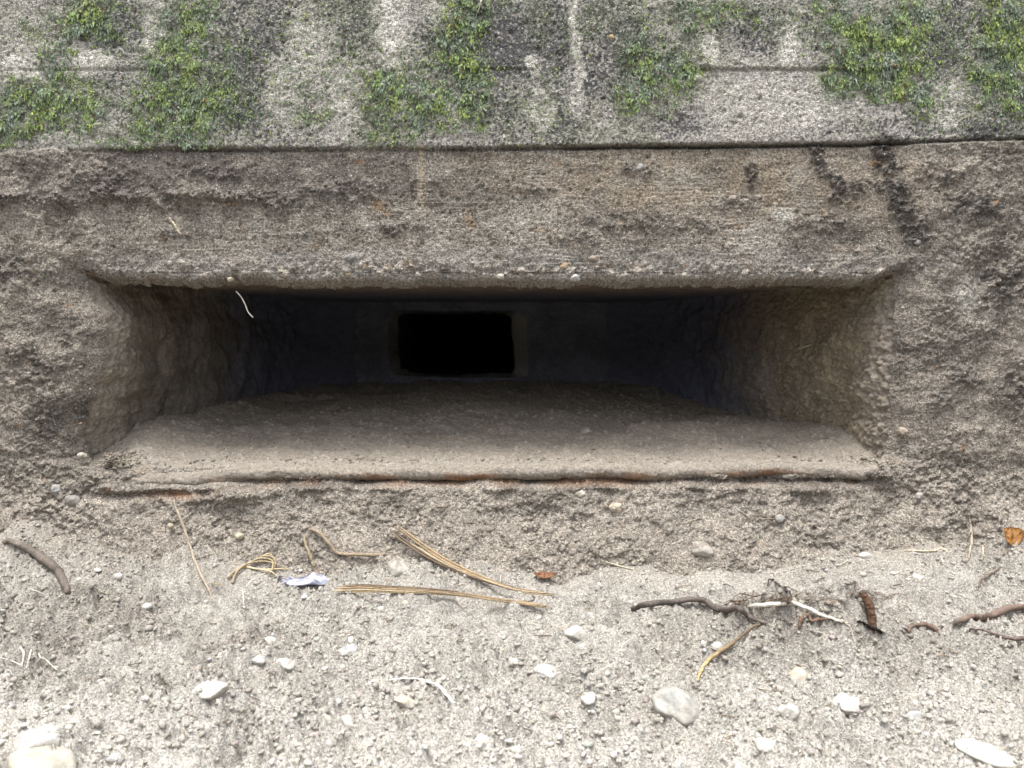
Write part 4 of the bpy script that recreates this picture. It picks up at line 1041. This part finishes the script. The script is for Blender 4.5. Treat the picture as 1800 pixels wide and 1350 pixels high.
root([(1676,1098),(1695,1094),(1712,1091),(1730,1093),(1750,1087),(1775,1081),(1800,1077),(1830,1072)], [10,13,14,14,14,14,14,14], (0.21,0.155,0.125), 'thick reddish brown root running out at the right edge', seed=12, lift=0.7, mud=0.5)
root([(1338,1098),(1312,1115),(1290,1132),(1262,1150),(1243,1166),(1233,1182),(1226,1200)], [4,6,8,9,8,7,5], (0.20,0.15,0.10), 'tan root curving down the left flank of the crumbly heap', seed=13, lift=[.002,.005,.006,.006,.006,.006,.004], mud=0.2, dark_to=(0.50,0.38,0.20))
root([(1348,1033),(1366,1040),(1382,1048),(1396,1056),(1406,1067)], [3,5,5,5,3], (0.10,0.08,0.07), 'thin dark twig lying over the reddish rootlet mat', cat='twig', name='twig', seed=14, lift=1.0)
root([(1470,1035),(1488,1033),(1503,1025),(1511,1020)], [2,3.5,3.5,3], (0.13,0.11,0.09), 'short dark twig above the upright root stub', cat='twig', name='twig', seed=15, lift=1.0)
root([(1588,968),(1610,969),(1640,969),(1652,966),(1666,971)], [3,4,4,5,4], (0.55,0.47,0.36), 'pale straw bit lying level at the wall foot', cat='straw', name='straw', seed=16, lift=1.0, mud=0)
root([(1720,1035),(1735,1020),(1748,1008),(1758,998)], [4,5,4,3], (0.17,0.13,0.10), 'slanting thin twig below the orange brown leaf', cat='twig', name='twig', seed=17, lift=1.0)
root([(1703,903),(1706,925),(1708,945),(1707,965),(1703,985)], [2,4,5,5,3], (0.42,0.36,0.27), 'thin pale root hanging down the wall foot left of the orange brown leaf', seed=18, lift=1.0)
root([(1727,960),(1728,975),(1726,986)], [3,3,2], PL, 'tiny pale straw piece standing just left under the orange brown leaf', cat='straw', name='straw', seed=19, lift=1.0)
root([(1057,986),(1075,991),(1090,996),(1112,1001)], [2,3,3,2], PL, 'fine pale straw thread on bare soil right of the small brown leaf', cat='straw', name='straw', seed=20, lift=1.0, mud=0)
root([(684,1197),(710,1200),(740,1207),(765,1216),(785,1229),(803,1241)], [3,7,8,9,8,4], (0.68,0.65,0.60), 'curved whitish grass blade in the near soil', cat='grass blade', name='grass_blade', seed=21, lift=0.7, flat=0.35, rough=0.1, mud=0)
root([(298,383),(308,398),(318,413)], [2,6,4], (0.52,0.45,0.33), 'pale straw stuck on the muddy wall above the embrasure', cat='straw', name='straw', seed=22, lift=0.8, mud=0)
root([(848,-4),(845,8),(840,25)], [3,4,2], (0.60,0.55,0.45), 'pale straw hanging beside the yellow green moss tuft', cat='straw', name='straw', seed=23, lift=[.008,.010,.008], mud=0)
root([(427,1037),(428,1055),(430,1072)], [1.5,2.5,1.5], WT, 'hair fine white rootlet on the soil below the rootlet tuft', cat='rootlet', name='rootlet', seed=24, lift=1.2, mud=0)
root([(1700,1115),(1740,1116),(1790,1131),(1810,1133)], [3,5,9,9], (0.16,0.12,0.10), 'dark flat twig in the soil beneath the reddish root at the right edge', cat='twig', name='twig', seed=25, lift=0.4, mud=0.3)
root([(505,722),(530,723),(560,722),(590,724),(602,712)], [2,4,3,3,1.5], (0.13,0.10,0.075), 'dark thin twig lying inside the embrasure by its left cheek', cat='twig', name='twig', seed=26, lift=0.8, mud=0)
root([(1403,613),(1420,607),(1440,602)], [2,2.5,1.5], (0.34,0.30,0.20), 'fine tan rootlet sticking out of the right cheek', cat='rootlet', name='rootlet', seed=27, lift=0.8) if False else None

# threads hanging inside the embrasure
def thread(pts, wpx, Y, colr, label):
    P = [at_y(a, b, Y) for a, b in pts]; rr = wpx * 0.5 * (Y + 1.3) / F
    Pc, Rc = catmull(P, [rr] * len(P), 24); V, Fc = tube(Pc, Rc, 6, 1, 3, 0.1)
    b = MB(); b.add(V, Fc, colr); b.build('rootlet', M_ROOT, label, 'rootlet')
thread([(415,512),(424,522),(431,535),(436,548),(445,558)], 2.4, 0.03, (0.7, 0.66, 0.58), 'hair fine white rootlet hanging under the lintel at the left')
thread([(1403,613),(1420,608),(1440,602)], 2.6, 0.25, (0.5, 0.43, 0.28), 'hair fine tan rootlet poking from the right cheek of the embrasure')

# white rootlets at the left edge
def rootlets(name, strands, label, colr, wpx, seed, lift):
    b = MB(); r = np.random.default_rng(seed)
    for pts in strands:
        w_ = wpx * r.uniform(0.6, 1.3)
        P, Rr = path(pts, [w_] * (len(pts) - 1) + [w_ * 0.4], [lift * r.uniform(0.4, 1.3) * math.sin(math.pi * (k + .5) / len(pts)) + 0.001 for k in range(len(pts))], 26)
        V, Fc = tube(P, Rr, 6, 1, int(r.integers(0, 30)), 0.15)
        b.add(V, Fc, np.array(colr) * r.uniform(0.7, 1.2))
    return b.build(name, M_ROOT, label, 'rootlets')
rootlets('rootlet_tuft', [[(470,1028),(478,1012),(490,995),(498,988)][::-1] if False else [(408,1026),(416,1008),(430,996),(450,985)], [(404,1015),(420,1000),(440,992),(470,990),(510,1001)], [(430,997),(460,1003),(490,1003),(514,1003)], [(428,996),(455,984),(478,988),(478,1005),(470,1012)],
    [(400,1017),(415,1006),(432,998)], [(440,992),(462,980),(480,983),(484,995),(476,1008)], [(432,996),(450,1002),(475,1008),(490,1016)], [(372,1025),(380,1029),(395,1029)], [(455,984),(470,976),(482,980)]],
    'tangled tuft of fine tan rootlets left of the crumpled plastic scrap', (0.50, 0.40, 0.26), 3.2, 31, 0.008)
rootlets('rootlet_tuft', [[(0,1158),(20,1165),(40,1172)], [(36,1140),(42,1155),(38,1175)], [(55,1145),(52,1160),(46,1178)], [(68,1150),(72,1160),(78,1168)], [(5,1188),(15,1182),(22,1190)], [(100,1180),(75,1160),(60,1172)]],
    'sparse white rootlets sticking up from the soil at the left edge', (0.66, 0.63, 0.56), 3.0, 32, 0.010)
rl = []
rr_ = np.random.default_rng(77)
for k in range(34):
    x0 = rr_.uniform(1275, 1400); y0 = rr_.uniform(1050, 1066)
    L_ = rr_.uniform(18, 52); a_ = rr_.normal(0, 0.16)
    rl.append([(x0 + L_ * t, y0 + L_ * t * a_ + rr_.normal(0, 2.2)) for t in (0, .33, .66, 1)])
for k in range(14):
    x0 = rr_.uniform(1420, 1560); y0 = rr_.uniform(1045, 1060); L_ = rr_.uniform(15, 40)
    rl.append([(x0 + L_ * t, y0 + rr_.normal(0, 3.0)) for t in (0, .33, .66, 1)])
rootlets('rootlet_mat', rl, 'flat mat of fine reddish brown rootlets behind the white root', (0.21, 0.155, 0.115), 1.7, 33, 0.004)
rootlets('rootlet_tuft', [[(50,1037),(65,1043),(85,1050)], [(105,1050),(115,1045),(124,1040)]], 'two fine white rootlets beside the lower end of the thick muddy root', (0.6, 0.57, 0.5), 2.4, 34, 0.004)
# countless tiny rootlets everywhere in the soil
b = MB(); r = np.random.default_rng(88)
for k in range(260):
    x0 = r.uniform(20, 1780); y0 = r.uniform(890, 1330); L_ = r.uniform(8, 30); a_ = r.uniform(0, 6.28)
    pts = [(x0 + L_ * t * math.cos(a_) + r.normal(0, 2), y0 + L_ * t * math.sin(a_) * 0.5 + r.normal(0, 1.5)) for t in (0, .5, 1)]
    P, Rr = path(pts, r.uniform(1.0, 2.0), [0.001, r.uniform(0.001, 0.004), 0.001], 9)
    V, Fc = tube(P, Rr, 5, 1, 1, 0.1)
    b.add(V, Fc, np.array([(0.5, 0.45, 0.36), (0.3, 0.24, 0.17), (0.14, 0.11, 0.09)][r.integers(0, 3)]))
o = b.build('root_fibres', M_ROOT, 'countless hair fine root fibres lying in the soil', 'root fibres'); o['kind'] = 'stuff'

# dry stalks: flat bundles of split fibres
def stalk(pts, strands, label, seed, lift):
    b = MB(); r = np.random.default_rng(seed)
    base, t = path(pts, 10, lift, 90)
    kk = np.ones(31) / 31
    base = np.stack([np.convolve(np.concatenate([2 * base[0, i] - base[15:0:-1, i], base[:, i], 2 * base[-1, i] - base[-2:-17:-1, i]]), kk, 'valid') for i in range(3)], -1)
    base[:, 2] += np.clip(np.max(Zg[_near(ysg, base[:, 1]), _near(GX, base[:, 0])] - base[:, 2]) - 0.001, 0, 0.014)
    T = np.gradient(base, axis=0); T /= np.linalg.norm(T, axis=1)[:, None]
    view = (CAM - base); view /= np.linalg.norm(view, axis=1)[:, None]
    A = np.cross(view, T); A /= np.linalg.norm(A, axis=1)[:, None]
    for (off0, off1, s0, s1, wpx, colr) in strands:
        k0, k1 = int(s0 * 89), int(s1 * 89)
        seg = base[k0:k1 + 1]; u = np.linspace(s0, s1, len(seg))
        mpx = 1.0 / F * np.linalg.norm(CAM - seg, axis=1)
        offp = (off0 + (off1 - off0) * sstep(0.0, 1.0, u)) + 0.7 * pn(u * 9, np.full(len(u), r.uniform(0, 50)), 3)
        Pn = seg + A[k0:k1 + 1] * (0.8 * offp * mpx)[:, None] + view[k0:k1 + 1] * r.uniform(0, 0.002)
        Rn = wpx * 0.40 * mpx * (0.25 + 0.75 * np.minimum(1, np.minimum(np.arange(len(seg)), np.arange(len(seg))[::-1]) / 5.0))
        V, Fc = tube(Pn, Rn, 8, 0.8, int(r.integers(0, 40)), 0.25)
        s = np.concatenate([np.repeat(np.arange(len(seg)), 8), [0, len(seg) - 1]])
        c = np.tile(np.array(colr, float), (len(V), 1)) * (1 + 0.30 * fbm(s * 0.12 + seed, np.arange(len(V)) % 8 * 0.8, 3, 47))[:, None]
        b.add(V, Fc, np.clip(c, 0, 1))
    return b.build('dry_stalk', M_STRAW, label, 'stalk', 'dry plant stalks on the slope')
Y1 = (0.36, 0.265, 0.155); Y2 = (0.26, 0.190, 0.120); Y3 = (0.14, 0.108, 0.082); Y4 = (0.45, 0.365, 0.24)
stalk([(692,932),(725,958),(765,984),(810,1006),(855,1025),(900,1041),(935,1052),(955,1050),(975,1046)],
      [(9,-2,0,1,5,Y1),(4,0,0,.96,5,Y2),(-7,1,0,.93,5,Y3),(-11,3,0.0,.72,4.5,Y2),(-4,2,.12,.9,5,Y4),(2,-3,.2,.98,4.5,Y1),(6,2,.3,.8,3.5,Y3),(-1,4,.25,.88,4,Y2)],
      'golden dry stalk sloping down from its forked muddy top end', 3, [0.012,.012,.009,.007,.005,.004,.003,.003,.002])
stalk([(585,1048),(620,1050),(660,1052),(710,1057),(760,1062),(810,1067),(860,1071),(910,1075),(965,1077)],
      [(-4,-1,0,.8,6,Y4),(1,0,.02,1,6,Y1),(5,1,.05,.92,5,Y2),(-9,-2,.07,.55,3,Y4),(-7,-1,.1,.75,4,Y1),(7,3,.1,.62,4,Y3),(0,-3,.4,1,5,Y2),(-2,2,.3,.97,5,Y1)],
      'straw coloured dry stalk lying level with a frayed left end', 4, [.006,.006,.007,.008,.008,.007,.006,.005,.003])

# crumpled plastic scrap
p0, t0 = hit(540, 1026); m0 = t0 / F
u = np.linspace(-1, 1, 40); v = np.linspace(-1, 1, 16)
U, Vv = np.meshgrid(u, v)
ex = np.sqrt(np.clip(1 - U ** 2, 0, 1)) ** 0.4
cr = 0.5 + 0.5 * np.abs(fbm(U * 2.2 + 3, Vv * 1.4, 3, 901, .6)) * 1.8
Xp = p0[0] + U * 52 * m0; Yp = p0[1] - 0.004 + Vv * 0.012 * ex; Zp = p0[2] + 0.002 + 0.004 * (Vv + 1) * 0.5 + (0.015 * ex * cr * (1 - 0.9 * Vv ** 2) * (0.8 + 0.4 * np.sin(U * 5)))
fr = fbm(U * 2.5 + 5, Vv * 2, 3, 905)
c = np.ones(U.shape + (3,)) * np.array([0.22, 0.235, 0.31])
c = mix(c, (0.55, 0.50, 0.52), np.clip(sstep(0.0, 0.35, fr), 0, 1)); c = mix(c, (0.035, 0.032, 0.045), np.clip(sstep(-0.55, -0.85, U) + sstep(-0.25, -0.6, fr), 0, 1))
M_PLAS = earth('plastic_film', 80, 300, 0.12, 0.2, 0.002, rough=0.3, spec=0.5)
o = mesh_obj('plastic_scrap', np.stack([Xp, Yp, Zp], -1), grid_faces(*U.shape), M_PLAS, None, c.reshape(-1, 3), origin=p0)
so = o.modifiers.new('thickness', 'SOLIDIFY'); so.thickness = 0.0006
tag(o, 'crumpled blue and white plastic scrap half buried in the slope', 'plastic scrap')

# leaves
def leaf(px, py, wp, hp, colr, label, tiltx, seed, outline='heart', roll=0.0):
    p0, t0 = hit(px, py); m0 = t0 / F
    u = np.linspace(-1, 1, 31); v = np.linspace(0, 1, 25)
    U, Vv = np.meshgrid(u, v)
    if outline == 'heart': half = np.sqrt(np.clip(np.sin(np.pi * np.clip(Vv, 0, 1) ** 0.62), 0, 1)) * (1 - 0.25 * Vv)
    else: half = np.sin(np.pi * np.clip(Vv, 0.02, 0.98)) ** 0.8
    a = U * half * wp * 0.5 * m0
    bb = (0.5 - Vv + (0.12 * np.abs(U) * (1 - Vv) if outline == 'heart' else 0)) * hp * m0
    cup = 0.25 * wp * m0 * (U * half) ** 2 + 0.003 * fbm(U * 2 + seed, Vv * 2, 2, 911)
    ct, st = math.cos(tiltx), math.sin(tiltx); cr_, sr_ = math.cos(roll), math.sin(roll)
    a2 = a * cr_ - bb * sr_; b2 = a * sr_ + bb * cr_
    X = p0[0] + a2; Yq = p0[1] - 0.010 + b2 * st - cup * ct; Zq = p0[2] + 0.006 + b2 * ct + cup * st * 0.6
    nz = fbm(U * 2 + seed, Vv * 3, 3, 913)
    c = np.ones(U.shape + (3,)) * np.array(colr) * (1 + 0.35 * nz)[..., None]
    c = mix(c, np.array(colr) * 0.35, np.clip(np.exp(-(U / 0.07) ** 2) * 0.7 + sstep(0.75, 1, np.abs(U)) * 0.5, 0, 1))
    bl = MB()
    V = np.stack([X, Yq, Zq], -1).reshape(-1, 3)
    bl.add(V, grid_faces(*U.shape), c.reshape(-1, 3))
    o = bl.build('dead_leaf', M_LEAF, label, 'leaf')
    s = o.modifiers.new('thickness', 'SOLIDIFY'); s.thickness = 0.0004
    return o, p0, m0
o, p0, m0 = leaf(1772, 949, 38, 30, (0.34, 0.165, 0.05), 'orange brown dead leaf curled up at the wall foot near the right edge', 0.35, 1)
Pc, Rc = catmull([p0 + np.array([0.010, -0.010, 0.012]), p0 + np.array([0.016, -0.011, 0.017]), p0 + np.array([0.024, -0.011, 0.019])], [0.0011, 0.0009, 0.0007], 14)
V, Fc = tube(Pc, Rc, 6, 1, 2, .1); b = MB(); b.add(V, Fc, (0.10, 0.06, 0.03)); b.build('leaf_stem', M_ROOT, None, None, parent=o)
Pc, Rc = catmull([p0 + np.array([0.0, -0.012, -0.006]), p0 + np.array([-0.001, -0.013, -0.016]), p0 + np.array([0.003, -0.013, -0.026])], [0.0006, 0.0006, 0.0004], 14)
V, Fc = tube(Pc, Rc, 6, 1, 2, .1); b = MB(); b.add(V, Fc, (0.5, 0.44, 0.34)); b.build('leaf_thread', M_ROOT, None, None, parent=o)
leaf(957, 1014, 38, 15, (0.24, 0.115, 0.06), 'small narrow reddish brown leaf lying right of the sloping stalk', 0.9, 2, 'oval', 1.45 - 1.5)
